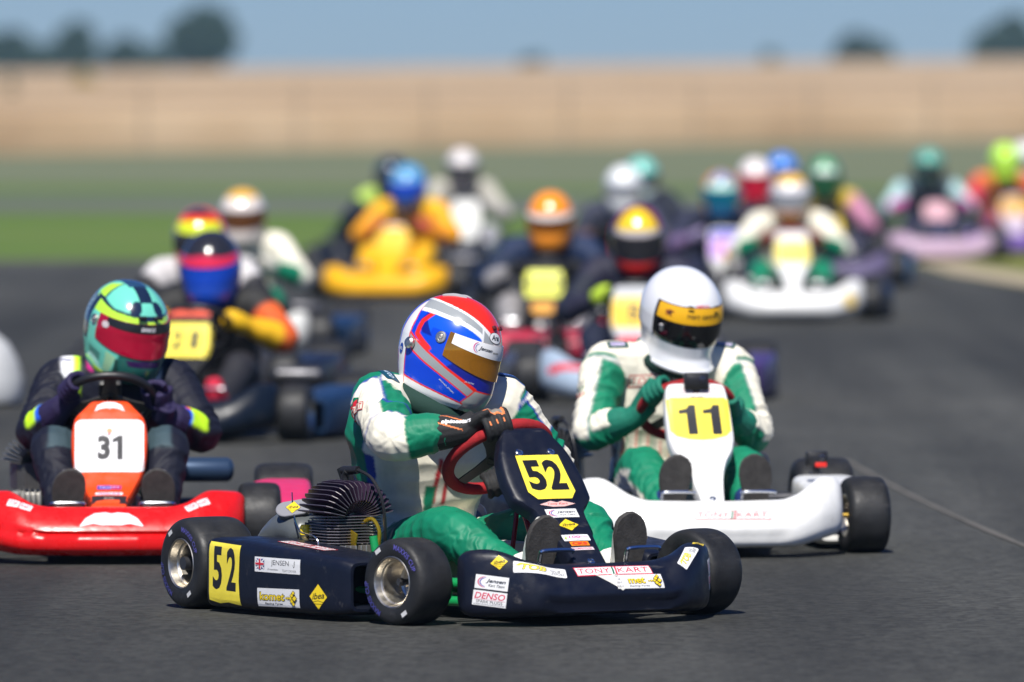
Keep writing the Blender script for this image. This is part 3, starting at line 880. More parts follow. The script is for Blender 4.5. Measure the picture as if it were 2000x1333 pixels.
def add_airbox(kart, y0, hi):
    """grey intake silencer with an oval lid beside the engine"""
    AB = mat("grey_airbox_plastic", (.085, .095, .10), .4, bump=.15, bscale=60, var=.1, vscale=20, rvar=.08)
    a = G()
    path = [(.075, -.01, .16), (.105, -.008, .175), (.15, -.003, .205), (.205, .0, .235), (.262, 0, .242), (.305, 0, .228), (.322, .002, .215)]
    ry = [.05, .062, .068, .07, .068, .058, .030]; rz = [.02, .042, .058, .062, .06, .05, .026]
    rings = []
    for (p, t, n, b), y_, z_ in zip(frames(smooth_path(path, 4)), np.interp(np.linspace(0, 6, 25), range(7), ry), np.interp(np.linspace(0, 6, 25), range(7), rz)):
        rings.append([p + Vector((0, y0, 0)) + n * (sin(2 * pi * k / 28) * z_) + b * (cos(2 * pi * k / 28) * y_) for k in range(28)])
    a.loft(rings)
    ab = a.build("airbox", AB, kart, angle=60)
    Nn = Vector((.52, -.45, .73)).normalized(); c = Vector((.280, y0 - .030, .306))
    X = Vector((.75, -.30, -.6)); X = (Vector((.45, .83, .1)) - Nn * Vector((.45, .83, .1)).dot(Nn)).normalized(); Y = Nn.cross(X)
    M = Matrix((X, Y, Nn)).transposed().to_4x4(); M.translation = c
    g = G(); n = 36
    def st(sx, sy, z): return [M @ Vector(((.022 * math.copysign(1, cos(2 * pi * k / n)) + .028 * cos(2 * pi * k / n)) * sx, .029 * sin(2 * pi * k / n) * sy, z)) for k in range(n)]
    g.loft([st(.9, .9, -.04), st(.97, .97, -.002)], caps=(0, 0)); g.build("lid_neck", AB, ab)
    g = G(); g.loft([st(1.02, 1.02, -.002), st(1.06, 1.06, .001), st(1.06, 1.06, .004), st(1.0, 1.0, .006)])
    lid = g.build("airbox_lid", mat("lid_grey", (.22, .22, .24), .4, var=.08), ab, angle=30)
    sticker(lid, None, M @ Vector((0.004, 0, .006)), Nn, -X * .35 + Y * .9 if False else Y, [], flat=True) if False else None
    upv = Vector((0, 0, 1))
    sticker(lid, None, M @ Vector((0, 0, .0064)), Nn, upv, L_ibea(.046, .05), flat=True, lift=.0004, step=.0003)
    g = G()
    g.lathe([(.021, -.03), (.021, .006), (.024, .008), (.024, .016), (.018, .018), (.016, .008), (.001, .006)], 24, Matrix.Translation((.150, y0 + .045, .288)) @ Matrix.Rotation(.15, 4, 'Y'))
    g.build("intake_tube", BLACK, ab)
    g = G()
    g.tube(smooth_path([c + Nn * .008 + Y * .033 + Vector((0, 0, .02)), c + Nn * .010 + Y * .02], 3), .0022, 6)
    g.tube(smooth_path([c - Y * .030 + Nn * .004, c - Y * .06 + Nn * .012, Vector((.36, y0 - .06, .250)), Vector((.40, y0 - .07, .240)), Vector((.50, y0 - .09, .235)), Vector((.525, y0 - .09, .22)), Vector((.525, y0 - .09, .20))], 5), .0028, 7)
    g.build("spring_wire", CHROME, ab)
    return ab

def add_carb(kart, y0):
    c = empty("carburettor", kart)
    g = G(); g.lathe([(.001, .262), (.014, .262), (.017, .256), (.018, .232)], 18, Matrix.Translation((.36, y0 - .05, 0)))
    g.build("fuel_filter", mat("yellow_cap", YEL, .35), c)
    g = G(); g.lathe([(.016, .232), (.016, .226), (.021, .222), (.021, .205), (.016, .20), (.016, .18)], 18, Matrix.Translation((.36, y0 - .05, 0)))
    g.tube([(.36, y0 - .05, .20), (.43, y0 - .05, .195)], .018, 14); g.tube([(.40, y0 - .045, .21), (.44, y0 - .045, .205)], .011, 10)
    g.build("carburettor_body", mat("carb_metal", (.4, .33, .16), .35, metal=.9), c)
    return c

def add_pedals_feet_hardware(kart, tubem, ped_pts, hi):
    for (x, y, z) in ped_pts:
        p = G(); wd = .055
        p.tube(smooth_path([(x - .015, y - wd * .9, z - .14), (x - .005, y - wd, z - .06), (x + .004, y - wd, z - .012), (x + .012, y - wd * .8, z), (x + .012, y + wd * .8, z), (x + .006, y + wd, z - .008)], 4), .0062, 8)
        p.build("pedal", CHROME, kart)

def kart(cfg):
    """a whole racing kart at its place on the track: x forward, y left, origin under the rear axle"""
    X, Y, a = cfg['at']
    hi = cfg.get('hi', False)
    K = empty("racing_kart", None, Matrix.Translation((X, Y, .004)) @ Matrix.Rotation(rad(a - 90), 4, 'Z'))
    tag(K, cfg['label'], "kart", "racing karts on the track")
    bm_ = cfg['bumper']; nm = cfg['nose']; pl, pr = cfg.get('pods', (bm_, bm_))
    fr = cfg.get('frame', STEEL); rimm = cfg.get('rim', ALU)
    steer = cfg.get('steer', 0)
    out = {'root': K}
    ft = cfg.get('ftrack', .50); rt = cfg.get('rtrack', .575)
    let = cfg.get('letter', False)
    add_wheel(K, 'rear', 0, -rt, hi, rimm, 0, let); add_wheel(K, 'rear', 0, rt, hi, rimm)
    add_wheel(K, 'front', 1.04, -ft, hi, rimm, steer, let); add_wheel(K, 'front', 1.04, ft, hi, rimm, steer)
    # chassis tubes, axle, floor
    g = G()
    seg = 10 if hi else 6
    for s in (1, -1):
        g.tube(smooth_path([(-.12, s * .26, .075), (.1, s * .30, .06), (.5, s * .30, .05), (.85, s * .22, .05), (1.05, s * .17, .055), (1.28, s * .15, .075)], 4), .0155, seg)
        g.tube([(1.02, s * .18, .075), (1.04, s * (ft - .12), .105)], .014, seg)
        g.tube([(.25, s * .3, .07), (.3, s * .52, .09), (.72, s * .50, .09), (.78, s * .27, .06)], .011, seg)
    g.tube([(.55, -.3, .05), (.55, .3, .05)], .0155, seg); g.tube([(1.20, -.16, .07), (1.20, .16, .07)], .0155, seg)
    g.tube([(1.12, -.40, .12), (1.24, -.36, .13), (1.24, .36, .13), (1.12, .40, .12)], .010, seg)
    if hi:
        for s in (1, -1):
            y = s * (ft - .115)
            g.tube(smooth_path([(1.055, y + s * .03, .155), (1.055, y, .16), (1.06, y - s * .012, .14), (1.06, y - s * .012, .085), (1.055, y, .07), (1.055, y + s * .03, .074)], 3), .008, 8)
            g.tube([(1.06, s * .17, .105), (1.06, y, .12)], .016, 10)
    g.build("frame", fr, K)
    g = G(); g.tube([(0, -rt - .09, .136), (0, rt + .09, .136)], .020, 12)
    g.build("rear_axle", STEEL, K)
    g = G()
    for s in (1, -1):
        g.tube([(1.04, s * (ft - .12), .126), (1.04, s * (ft + .03), .126)], .0085, 8)
        g.tube([(1.045, s * (ft - .105), .075), (1.045, s * (ft - .105), .175)], .0075, 8)
        g.lathe([(.001, ft + .036), (.011, ft + .036), (.012, ft + .02)], 8, Matrix.Translation((1.04, 0, .126)) @ (AXY if s > 0 else Matrix.Rotation(rad(90), 4, 'X')))
    g.tube([(1.0, -ft + .14, .12), (.93, -.03, .14)], .006, 6); g.tube([(1.0, ft - .14, .12), (.93, .03, .14)], .006, 6)
    g.build("stub_axle", GOLD if cfg.get('gold', True) else STEEL, K)
    g = G(); g.box((.88, 0, .042), (.72, .42, .004), bev=.001); g.build("floor_tray", STEEL, K)
    # bumper, nose, pods
    bme = bumper_mesh(bm_, hi, cfg.get('bstyle', 'old'), cfg.get('blow', False)); out['bumper'] = link("front_bumper", bme, K); out['bumper_bvh'] = bvh_of(bme)
    nme = nose_mesh(nm, cfg.get('nstyle', 'old11'), hi); out['nose_o'] = link("nose_fairing", nme, K); out['nose_bvh'] = bvh_of(nme)
    for s, m_, key in ((1, pl, 'podl'), (-1, pr, 'podr')):
        if m_ is None: continue
        pm = pod_mesh(m_, s, hi, cfg.get('pstyle', 'old')); out[key] = link("sidepod", pm, K); out[key + '_bvh'] = bvh_of(pm)
    # seat
    g = G()
    rings = []
    for t in np.linspace(0, 1, 10):
        x = cr([0, .35, .6, 1], [.52, .30, .16, .03], t); z = cr([0, .35, .6, 1], [.13, .07, .13, .40], t); hw = cr([0, .5, 1], [.15, .175, .16], t)
        rim_h = cr([0, .3, .7, 1], [.02, .10, .15, .05], t)
        T = Vector((-1, 0, .2)).lerp(Vector((-.35, 0, 1)), float(t)).normalized(); Nn = Vector((T.z, 0, -T.x))
        c = Vector((float(x), 0, float(z)))
        sec = [(-1, 1), (-1, .55), (-.9, .2), (-.6, 0), (0, -.03), (.6, 0), (.9, .2), (1, .55), (1, 1)]
        o = [c + Nn * (q * rim_h) + Vector((0, p * hw, 0)) for p, q in sec]
        i_ = [c + Nn * (q * rim_h + .006 * (1 - q)) + Vector((0, p * (hw - .007), 0)) for p, q in sec[::-1]]
        rings.append(o + i_)
    g.loft(rings); g.build("seat", cfg.get('seat', BLACK), K)
    # steering wheel
    C, Nw, rr = Vector(cfg.get('swc', (.70, 0, .485))), Vector(cfg.get('swn', (-.62, 0, .78))).normalized(), cfg.get('swr', .155)
    U = Vector((0, 1, 0)); Vv = Nw.cross(U).normalized()
    if Vv.x < 0: Vv = -Vv
    st = rad(cfg.get('swrot', 0))
    U2 = U * cos(st) + Vv * sin(st); V2 = Vv * cos(st) - U * sin(st)
    n = 40 if hi else 18; tr_ = cfg.get('swt', .0145)
    g = G(); rings = []
    for k in range(n + 1):
        q = 2 * pi * k / n
        rd = U2 * cos(q) + V2 * sin(q)
        f = 1 - .06 * max(0, sin(q)) ** 6
        rings.append([C + rd * (rr * f + tr_ * cos(2 * pi * j / 12)) + Nw * (tr_ * sin(2 * pi * j / 12)) for j in range(12)])
    g.loft(rings, caps=(0, 0))
    sw = g.build("steering_wheel", cfg.get('swm', BLACK), K)
    g = G()
    for q in (200, -20, 90):
        rd = U2 * cos(rad(q)) + V2 * sin(rad(q)); sd = Nw.cross(rd)
        g.loft([[C + rd * r_ + sd * (w_) + Nw * z_ for w_, z_ in ((-hw_, -.002), (hw_, -.002), (hw_, .002), (-hw_, .002))] for r_, hw_ in ((.02, .03), (.07, .022), (rr - .006, .02))])
    g.lathe([(.038, -.004), (.038, .004), (.001, .004)], 18, Matrix.Translation(C) @ Nw.to_track_quat('Z', 'Y').to_matrix().to_4x4())
    g.build("spoke", cfg.get('spoke', mat("spoke_plate", (.09, .085, .08), .4, metal=.5)), sw)
    g = G(); g.tube([C, C - Nw * .13 + Vector((.03, 0, 0)), (.98, 0, .12)], .0095, 8)
    g.tube([(.84, .0, .36), (.93, .1, .06)], .008, 6); g.tube([(.84, 0, .36), (.93, -.1, .06)], .008, 6)
    g.build("steering_column", cfg.get('colm', STEEL), K)
    if cfg.get('display'):
        g = G(); Md = Nw.to_track_quat('Z', 'Y').to_matrix()
        g.box(C + Nw * .018 + Vv * .02, (.075, .12, .03), Md, .006); g.build("dash_display", BLACK, sw)
        g = G(); g.lathe([(.012, 0), (.012, .006), (.001, .008)], 12, Matrix.Translation(C - Nw * .02 + Vv * -.05 + Vector((.02, 0, 0))) @ Matrix.Rotation(rad(90), 4, 'Y')); g.build("bolt", CHROME, sw)
    # fuel tank
    g = G(); g.loft([[(x, y * f, z) for x, y in ((.58, -.09), (.6, -.1), (.82, -.1), (.84, -.09), (.84, .09), (.82, .1), (.6, .1), (.58, .09))] for z, f in ((.055, .9), (.065, 1), (.19, 1), (.215, .7))])
    ft_ = g.build("fuel_tank", mat("tank_white_plastic", (.62, .6, .55), .45, var=.08), K, angle=30)
    g = G(); g.lathe([(.024, .21), (.024, .25), (.020, .256), (.001, .256)], 16, Matrix.Translation((.72, -.06, 0)))
    g.build("tank_cap", mat("tank_cap_orange", (.75, .10, .02), .4), ft_)
    # engine
    es = cfg.get('engine_side', -1)
    out['engine'] = add_engine(K, es * cfg.get('engine_y', .40), hi, cfg.get('fin', FINB), x0=cfg.get('engine_x', .40))
    # exhaust / silencer on the other side
    g = G(); g.lathe([(.02, -.02), (.045, 0), (.058, .01), (.058, .27), (.045, .29), (.02, .3)], 20, Matrix.Translation((-.03, -es * .20, .25)) @ Matrix.Rotation(rad(90) * es, 4, 'X') @ Matrix.Scale(.72, 4), caps=(1, 1))
    g.build("silencer", cfg.get('silencer', STEEL), K)
    peds = cfg.get('pedals', [(1.205, .17, .235), (1.205, -.17, .235)])
    add_pedals_feet_hardware(K, fr, peds, hi)
    # bolts on the nose
    if hi:
        g = G()
        for (y, t) in cfg.get('bolts', []):
            h = out['nose_bvh'].ray_cast(Vector((t[0], y, t[1])) + Vector((.2, 0, .2)), Vector((-1, 0, -1)).normalized())
            if h[0] is not None:
                g.lathe([(.0125, .0005), (.012, .003), (.009, .0045), (.008, .003), (.005, .003), (.004, .0052), (.001, .0052)], 18, Matrix.Translation(h[0]) @ h[1].to_track_quat('Z', 'Y').to_matrix().to_4x4())
        g.build("bolt", CHROME, out['nose_o'])
    return out

# ================================================================== helmets
ZT, ZB = .150, -.150
H_TAB = dict(z=[-.150, -.138, -.12, -.09, -.045, 0], f=[.140, .153, .163, .168, .161, .152], b=[.112, .122, .130, .143, .158, .165], w=[.100, .108, .114, .121, .129, .131])
H_OLD = dict(z=[-.158, -.152, -.138, -.108, -.075, -.045, 0], f=[.172, .176, .164, .150, .152, .155, .152], b=[.125, .13, .134, .143, .150, .158, .165], w=[.116, .119, .114, .112, .119, .128, .131])

def h_ext(z, tab):
    z = np.asarray(z, float)
    out = []
    sn = np.sqrt(np.clip(1 - np.clip(z / ZT, 0, 1) ** 2, 0, 1)) ** .95
    for k in 'fbw':
        lo = cr(tab['z'], tab[k], np.minimum(z, 0))
        out.append(np.where(z > 0, tab[k][-1] * sn, lo))
    return out

def h_pt(az, z, tab, off=0.0):
    f, b, w_ = h_ext(z, tab)
    c, s = np.cos(az), np.sin(az)
    e = .94
    ce = np.sign(c) * np.abs(c) ** e; se = np.sign(s) * np.abs(s) ** e
    x = ce * (np.where(c > 0, f, b) + off); y = se * (w_ + off)
    return x, y

def inside(px, py, poly):
    px = np.asarray(px); r = np.zeros(px.shape, bool); n = len(poly)
    for i in range(n):
        x0, y0 = poly[i]; x1, y1 = poly[(i + 1) % n]
        c = ((y0 > py) != (y1 > py)) & (px < (x1 - x0) * (py - y0) / ((y1 - y0) if y1 != y0 else 1e-9) + x0)
        r ^= c
    return r

def helmet(person, pos, yaw, pitch, roll, paint, hi, visor, strip=None, scale=1.0, tab=H_TAB, vz=(-.048, .052), vaz=80, flush=False, name="helmet", pivots=True, tall=1.0):
    M = Matrix.Translation(pos) @ Matrix.Rotation(rad(yaw), 4, 'Z') @ Matrix.Rotation(rad(pitch), 4, 'Y') @ Matrix.Rotation(rad(roll), 4, 'X') @ Matrix.Scale(scale, 4) @ Matrix.Diagonal((1, .98, tall, 1))
    na, nr = (300, 190) if hi == 2 else ((200, 120) if hi else (72, 44))
    zb = tab['z'][0]
    nd = int(nr * .55)
    zs = [ZT * cos(q) for q in np.linspace(.02, pi / 2, nd)] + list(np.linspace(0, zb, nr - nd + 1)[1:])
    az = np.linspace(-pi, pi, na, endpoint=False)
    V = []; 
    for z in zs:
        x, y = h_pt(az, np.full(na, z), tab)
        V.append(np.stack([x, y, np.full(na, z)], 1))
    # rolled lower rim and dark inside
    x, y = V[-1][:, 0], V[-1][:, 1]
    for sc, dz in ((.975, -.004), (.93, -.003), (.88, .006), (.80, .03)):
        V.append(np.stack([x * sc, y * sc, np.full(na, zb + dz)], 1))
    V = np.concatenate(V); rows = len(zs) + 4
    F = []
    for i in range(rows - 1):
        for j in range(na):
            k = (j + 1) % na
            F.append((i * na + j, (i + 1) * na + j, (i + 1) * na + k, i * na + k))
    F.append(tuple(range(na)))
    me = bpy.data.meshes.new("helmet"); me.from_pydata(V.tolist(), [], F); me.materials.append(HELM)
    A = np.degrees(np.arctan2(V[:, 1], V[:, 0]))
    A = np.tile(np.degrees(az), rows)
    da, dz_ = 360.0 / na * .3, .0006
    C = sum(paint(np.abs(A + sa * da), A + sa * da, V[:, 2] + sz * dz_, V[:, 0] + sx * .0006, V[:, 1]) for sa, sz, sx in ((-1, -1, -1), (1, -1, 1), (-1, 1, 1), (1, 1, -1))) / 4.0
    C[(rows - 4) * na:] = (.012, .012, .012)
    set_col(me, C)
    me.polygons.foreach_set("use_smooth", [True] * len(me.polygons)); me.update()
    H = link(name, me, person, M)
    # visor
    nv, nz = (80, 16) if hi else (28, 6)
    off0 = .0008 if flush else .0035
    def vedge(a):
        q = np.clip(np.abs(a) / rad(vaz), 0, 1)
        up = vz[1] + 0 * q - (0.004 * q if flush else .0)
        lo = vz[0] + (.030 if not flush else .012) * q ** 2.2
        return lo, up
    def patch(a0, a1, lo_f, hi_f, off, nu, nv_, rim=True):
        a = np.linspace(a0, a1, nu); R = []
        for j in range(nv_):
            t = j / (nv_ - 1); lo, up = vedge(a)
            z = lo + (up - lo) * (lo_f + (hi_f - lo_f) * t)
            x, y = h_pt(a, z, tab, off); R.append(np.stack([x, y, z], 1))
        P = np.concatenate(R).tolist()
        f = [(j * nu + i, j * nu + i + 1, (j + 1) * nu + i + 1, (j + 1) * nu + i) for j in range(nv_ - 1) for i in range(nu - 1)]
        if rim:
            edge = [i for i in range(nu)] + [j * nu + nu - 1 for j in range(1, nv_)] + [(nv_ - 1) * nu + i for i in range(nu - 2, -1, -1)] + [j * nu for j in range(nv_ - 2, 0, -1)]
            o = len(P)
            for e in edge:
                p = P[e]; sc = 1 - (off + .002) / .15
                P.append([p[0] * sc, p[1] * sc, p[2]])
            n = len(edge)
            f += [(edge[i], o + i, o + (i + 1) % n, edge[(i + 1) % n]) for i in range(n)]
        return P, f
    va = rad(vaz)
    g = G(); g.add(*patch(-va, va, 0, 1, off0, nv, nz)); vo = g.build("visor", visor, H, angle=40)
    if strip is not None:
        lo_f, col = strip[0], strip[1]
        P, f = patch(-va * strip[2], va * strip[2], lo_f, strip[3] if len(strip) > 3 else 1.0, off0 + .0008, nv, 6, False)
        g = G(); g.add(P, f); so = g.build("visor_strip", mat("visor_strip_%d_%d_%d" % tuple(int(c * 99) for c in col), col, .35), vo)
    if pivots and hi:
        for s in (1, -1):
            a = s * rad(vaz + 8); z = .028
            x, y = h_pt(np.array([a]), np.array([z]), tab, .002)
            nrm = Vector((cos(a) * .8, sin(a), .12)).normalized()
            Mp = Matrix.Translation((float(x[0]), float(y[0]), z)) @ nrm.to_track_quat('Z', 'Y').to_matrix().to_4x4()
            g = G(); g.lathe([(.017, -.006), (.017, .0015), (.0155, .003), (.011, .0034), (.0105, .002), (.008, .002), (.0065, .0055), (.003, .006), (.001, .0045)], 24, Mp)
            g.build("visor_pivot", ALU, H)
    out = {'o': H, 'visor': vo, 'bvh': bvh_of(me), 'vbvh': bvh_of(vo.data), 'M': M}
    return out

def h_sticker(h, az, z, layers, on='shell', **k):
    """flat print on a helmet at an azimuth and height"""
    N = Vector((cos(rad(az)), sin(rad(az)), .0 if z < .06 else .5)).normalized()
    par, b = (h['o'], h['bvh']) if on == 'shell' else (h['visor'], h['vbvh'])
    O = Vector((cos(rad(az)) * .15, sin(rad(az)) * .13, z))
    return sticker(par, b, O, N, (0, 0, 1), layers, cut=.008, **k)

def paint_plain(col):
    return lambda a, A, z, x, y: np.tile(np.array(col, float), (len(a), 1))

def paint_bands(bands, base, side=None):
    """horizontal bands: (z0, z1, colour), optional back colour beyond an azimuth"""
    def f(a, A, z, x, y):
        C = np.tile(np.array(base, float), (len(a), 1))
        for z0, z1, c in bands:
            C[(z >= z0 - .0001 * a) & (z < z1 - .0001 * a)] = c
        if side is not None:
            C[a > side[0]] = side[1]
        return C
    return f

def paint_hero(a, A, z, x, y):
    bl, bl2, dk = (.004, .055, .58), (.006, .09, .64), (.006, .014, .24)
    rd, wt, sv = (.80, .025, .012), (.74, .75, .75), (.30, .32, .33)
    C = np.tile(np.array(bl, float), (len(a), 1))
    C[inside(a, z, [(0, .052), (100, .045), (100, .02), (118, .05), (112, .115), (60, .13), (0, .13)])] = bl2
    C[inside(a, z, [(97, .02), (110, .02), (122, .05), (112, .115), (92, .128), (103, .10), (112, .06)])] = dk
    # lower blue half with a grey diagonal stripe edged red, silver chin, white hem
    C[inside(a, z, [(0, -.2), (0, -.05), (60, -.05), (85, -.02), (128, -.02), (128, -.2)])] = bl
    C[inside(a, z, [(0, -.052), (0, -.085), (32, -.085), (75, -.05), (66, -.03)])] = dk
    C[inside(a, z, [(127, .012), (127, -.030), (30, -.118), (30, -.080), (70, -.048)])] = rd
    C[inside(a, z, [(127, .006), (127, -.024), (38, -.108), (32, -.090), (72, -.053)])] = sv
    C[inside(a, z, [(0, -.2), (0, -.083), (33, -.083), (45, -.125), (50, -.2)])] = rd
    C[inside(a, z, [(0, -.2), (0, -.087), (31.5, -.087), (43, -.125), (47, -.2)])] = (.36, .38, .36)
    C[inside(a, z, [(40, -.130), (132, -.108), (132, -.2), (40, -.2)])] = rd
    C[inside(a, z, [(40, -.134), (132, -.113), (132, -.2), (40, -.2)])] = wt
    # red open bracket behind the visor pivot
    def band(pts, c, wd):
        for (p, q) in zip(pts[:-1], pts[1:]):
            px, py = (a - p[0]) * .0023, z - p[1]; dx, dy = (q[0] - p[0]) * .0023, q[1] - p[1]
            t = np.clip((px * dx + py * dy) / (dx * dx + dy * dy), 0, 1)
            C[np.hypot(px - dx * t, py - dy * t) < wd] = c
    band([(98, .088), (106, .100), (117, .05), (116, .012), (97, -.014)], rd, .0075)
    # white band behind, thin red edge
    C[inside(a, z, [(126, -.2), (126, .0), (128, .05), (139, .10), (141, .128), (150, .10), (149, .05), (147, -.2)])] = rd
    C[inside(a, z, [(128, -.2), (128, .0), (130, .05), (139, .097), (142, .125), (149, .10), (148, .05), (146, -.2)])] = wt
    # crown: red oval ringed white and silver, running down to a silver forehead
    u = (x - .014) / .128; v = y / .084; e = np.hypot(u, v); cap = z > .03
    n2 = np.hypot((x - .0) / .155, y / .112)
    C[cap & (n2 < 1.0) & (x > -.10)] = wt
    C[cap & (np.hypot(x / .149, y / .105) < 1) & (x > -.10)] = sv
    C[cap & (e < 1.05)] = wt
    C[cap & (e < .985)] = rd
    C[(a < 37) & (z > .03) & (z < .088) & (e > .985)] = wt
    C[(a < 34) & (z > .03) & (z < .088) & (e > 1.05)] = sv
    return C

def paint_mint(a, A, z, x, y):
    mint, lime, navy, dark, slate = (.15, .60, .46), (.46, .84, .05), (.01, .02, .05), (.02, .12, .10), (.10, .17, .20)
    C = np.tile(np.array(mint, float), (len(a), 1))
    C[inside(a, z, [(0, .05), (0, .075), (60, .078), (110, .10), (118, .085), (100, .055)])] = lime
    C[inside(a, z, [(0, .072), (0, .079), (60, .083), (105, .108), (112, .096), (60, .076)])] = navy
    C[inside(a, z, [(92, .10), (120, .10), (128, .13), (95, .145)])] = lime
    C[inside(a, z, [(88, .10), (92, .10), (95, .145), (90, .145)])] = navy
    C[(a < 16) & (z > .064) & (z < .080)] = navy
    C[(np.abs(y) < .024 + .0 * x) & (z > .10) & (x > .03) & (x < .10)] = navy
    C[(np.hypot((x - .108) / .018, (np.abs(y) - .040) / .020) < 1) & (z > .05)] = navy
    C[(z > .118) & (np.abs(y) < .034) & (x < .03)] = (.02, .06, .13)
    C[inside(a, z, [(108, .09), (180, .11), (180, -.03), (108, -.05)])] = slate
    n = np.sin(a * .55 + z * 160) * np.sin(z * 210 - a * .2)
    C[inside(a, z, [(112, .08), (180, .10), (180, -.03), (112, -.05)]) & (n > .15)] = (.32, .40, .42)
    C[inside(a, z, [(96, .10), (108, .10), (110, -.05), (98, -.05)])] = navy
    C[inside(a, z, [(0, -.05), (40, -.055), (52, -.12), (30, -.2), (0, -.2)])] = dark
    C[inside(a, z, [(0, -.062), (30, -.066), (26, -.085), (0, -.085)])] = (.03, .01, .07)
    C[inside(a, z, [(120, -.06), (150, -.05), (150, -.11), (126, -.12)])] = (.30, .68, .03)
    C[inside(a, z, [(45, -.065), (60, -.055), (66, -.12), (56, -.125)])] = (.35, .62, .35)
    C[inside(a, z, [(70, -.07), (92, -.06), (92, -.085), (72, -.1)])] = (.06, .25, .20)
    C[inside(a, z, [(55, -.128), (85, -.122), (85, -.14), (58, -.145)])] = (.5, .75, .05)
    return C

# ================================================================== drivers
def default_pose(**k):
    J = dict(pelvis=(.20, 0, .15), waist=(.245, 0, .31), chest=(.315, 0, .50), top=(.365, 0, .615), neck=(.40, 0, .68), head=(.43, 0, .77),
             sR=(.365, -.195, .605), sL=(.365, .195, .605), eR=(.50, -.345, .43), eL=(.50, .345, .43), wR=(.655, -.185, .50), wL=(.655, .185, .50),
             hR=(.26, -.095, .15), hL=(.26, .095, .15), kR=(.78, -.20, .31), kL=(.78, .20, .31), aR=(1.09, -.17, .17), aL=(1.09, .17, .17))
    J.update(k)
    return {q: Vector(v) for q, v in J.items()}

LIMBS = [('torso', 'pelvis', 'neck', .175), ('uR', 'sR', 'eR', .068), ('fR', 'eR', 'wR', .054), ('uL', 'sL', 'eL', .068), ('fL', 'eL', 'wL', .054),
         ('tR', 'hR', 'kR', .092), ('cR', 'kR', 'aR', .066), ('tL', 'hL', 'kL', .092), ('cL', 'kL', 'aL', .066), ('nk', 'neck', 'head', .085)]

